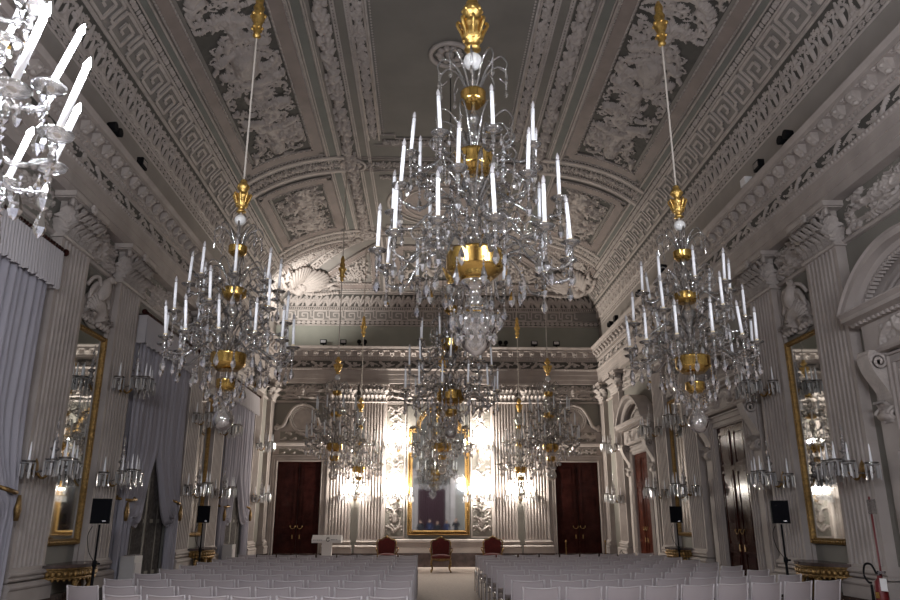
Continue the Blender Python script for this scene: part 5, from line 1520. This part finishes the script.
# ================================================================= visitors behind the viewer (seen in the great mirror)
def person(x, y, rz, h, top, label, arm):
    t = thing('person', label, 'person', (x, y, 0), rz, 'visitors reflected in the great mirror')
    k = h/1.75
    J = {'pel': (0, 0, .95, .15), 'wai': (0, 0, 1.10, .135), 'che': (0, .01, 1.32, .155), 'nec': (0, 0, 1.47, .06), 'hed': (0, -.02, 1.60, .085), 'top': (0, 0, 1.68, .075)}
    E = [('pel', 'wai'), ('wai', 'che'), ('che', 'nec'), ('nec', 'hed'), ('hed', 'top')]
    for s, n in ((-1, 'l'), (1, 'r')):
        J['hip'+n] = (s*.10, 0, .90, .10); J['kne'+n] = (s*.11, -.02, .50, .065); J['ank'+n] = (s*.11, .02, .09, .045); J['toe'+n] = (s*.13, -.14, .045, .04)
        J['sho'+n] = (s*.19, .01, 1.40, .065)
        up = arm == 2 or (arm == 1 and s > 0)
        J['elb'+n] = (s*.26, -.02 if not up else -.14, 1.12 if not up else 1.16, .045)
        J['wri'+n] = (s*.24, -.14, .90, .032) if not up else (s*.09, -.30, 1.42, .032)
        J['han'+n] = (s*.235, -.18, .82, .035) if not up else (s*.05, -.31, 1.50, .035)
        E += [('pel', 'hip'+n), ('hip'+n, 'kne'+n), ('kne'+n, 'ank'+n), ('ank'+n, 'toe'+n), ('che', 'sho'+n), ('sho'+n, 'elb'+n), ('elb'+n, 'wri'+n), ('wri'+n, 'han'+n)]
    names_ = list(J); me = bpy.data.meshes.new('person_body')
    me.from_pydata([(J[n][0]*k, J[n][1]*k, J[n][2]*k) for n in names_], [(names_.index(a), names_.index(c)) for a, c in E], [])
    o = link('body', me, t); me.materials.append(top)
    md = o.modifiers.new('skin', 'SKIN'); sub = o.modifiers.new('sub', 'SUBSURF'); sub.levels = sub.render_levels = 1
    for i, n in enumerate(names_): me.skin_vertices[0].data[i].radius = (J[n][3]*k, J[n][3]*k)
    me.skin_vertices[0].data[0].use_root = True
    b = MB(); b.ball((0, -.03*k, 1.60*k), .098*k, 14, 10, sc=(.86, 1, 1.22)); b.ball((0, -.135*k, 1.585*k), .02*k, 6, 4)
    for s in (-1, 1): b.ball((s*.088*k, -.02*k, 1.60*k), .022*k, 6, 4)
    b.build('face', M['skin'], t)
    b = MB(); b.ball((0, 0, 1.645*k), .105*k, 12, 8, sc=(.9, 1, .85)); b.build('hair', M['hair'], t)
    for s in (-1, 1):
        n = 'l' if s < 0 else 'r'; hx, hy, hz, _ = J['han'+n]
        b = MB(); b.ball((hx*k, hy*k, hz*k), .045*k, 8, 6, sc=(.6, .6, 1))
        for f in range(4): b.tube([(hx*k+(-.025+.017*f)*k, hy*k-.01, hz*k-.03*k), (hx*k+(-.025+.017*f)*k, hy*k-.03*k, hz*k-.085*k)], .008*k, 5)
        b.tube([(hx*k, hy*k-.01, hz*k), (hx*k-s*.035*k, hy*k-.04*k, hz*k-.03*k)], .009*k, 5)
        b.build('hand', M['skin'], t)
for i, (x, y, h, m, arm, lb) in enumerate(((-.42, -.55, 1.66, 'darkcloth', 0, 'visitor in dark clothes, leftmost in the great mirror'), (.28, -.75, 1.74, 'navy', 0, 'visitor in navy clothes, second from the left in the mirror'),
        (.85, -.70, 1.62, 'darkcloth', 1, 'visitor in black lifting one hand, middle of the mirrored group'), (1.55, -.60, 1.68, 'navy', 0, 'visitor in navy clothes, second from the right in the mirror'), (2.25, -.55, 1.84, 'darkcloth', 2, 'tallest visitor in black, both hands raised, rightmost in the mirror'))):
    person(x, y, pi+.05*i, h, M[m], lb, arm)

# ================================================================= light
def plight(name, loc, e, col, r=.06):
    l = bpy.data.lights.new(name, 'POINT'); l.energy = e; l.color = col; l.shadow_soft_size = r
    o = bpy.data.objects.new(name, l); COL.objects.link(o); o.location = loc; return o
K_FAR, K_REAR, K_CH, K_UP = 420, 112, 150, 120
for i, p in enumerate(LITPOS):
    plight('sconce_light', p, K_FAR if i < NFAR else K_REAR, (1.0, .93, .84) if i < NFAR else (1, .92, .86), .10)
for x in XS:
    for k in range(6):
        a = k*pi/3+.3; plight('chandelier_light', (x+.80*cos(a), 3.0+.80*sin(a), 3.95), K_CH, (.86, .90, 1.0), .12)
l = bpy.data.lights.new('cornice_flood', 'SPOT'); l.energy = K_UP*6; l.spot_size = radians(95); l.spot_blend = .8; l.color = (1, .97, .92); l.shadow_soft_size = .08
o = bpy.data.objects.new('cornice_flood', l); COL.objects.link(o); o.location = (XL+.75, 24.9, ZC+.25)
from mathutils import Vector
o.rotation_euler = Vector((.35, 2.2, 1.7)).to_track_quat('-Z', 'Y').to_euler()

w = bpy.data.worlds.new('world'); SC.world = w; w.use_nodes = True
w.node_tree.nodes['Background'].inputs['Color'].default_value = (.02, .022, .03, 1)
w.node_tree.nodes['Background'].inputs['Strength'].default_value = 1.0

# ================================================================= camera
cam = bpy.data.cameras.new('camera'); cam.sensor_width = 36; cam.lens = 36*735/900
co = bpy.data.objects.new('camera', cam); COL.objects.link(co)
co.location = (0, 0, 1.6); co.rotation_euler = (radians(90+16.735), 0, radians(-1.791))
cam.clip_start = .05; cam.clip_end = 200
SC.camera = co
SC.view_settings.view_transform = 'Standard'; SC.view_settings.look = 'None'; SC.view_settings.gamma = 1
SC.view_settings.use_curve_mapping = False
SC.view_settings.exposure = -0.10
cy = SC.cycles
cy.use_denoising = True
try: cy.denoiser = 'OPENIMAGEDENOISE'; cy.denoising_input_passes = 'RGB_ALBEDO_NORMAL'
except Exception: pass
cy.max_bounces = 8; cy.diffuse_bounces = 4; cy.glossy_bounces = 4; cy.transmission_bounces = 4; cy.transparent_max_bounces = 32
cy.sample_clamp_indirect = 3.0; cy.caustics_reflective = False; cy.caustics_refractive = False
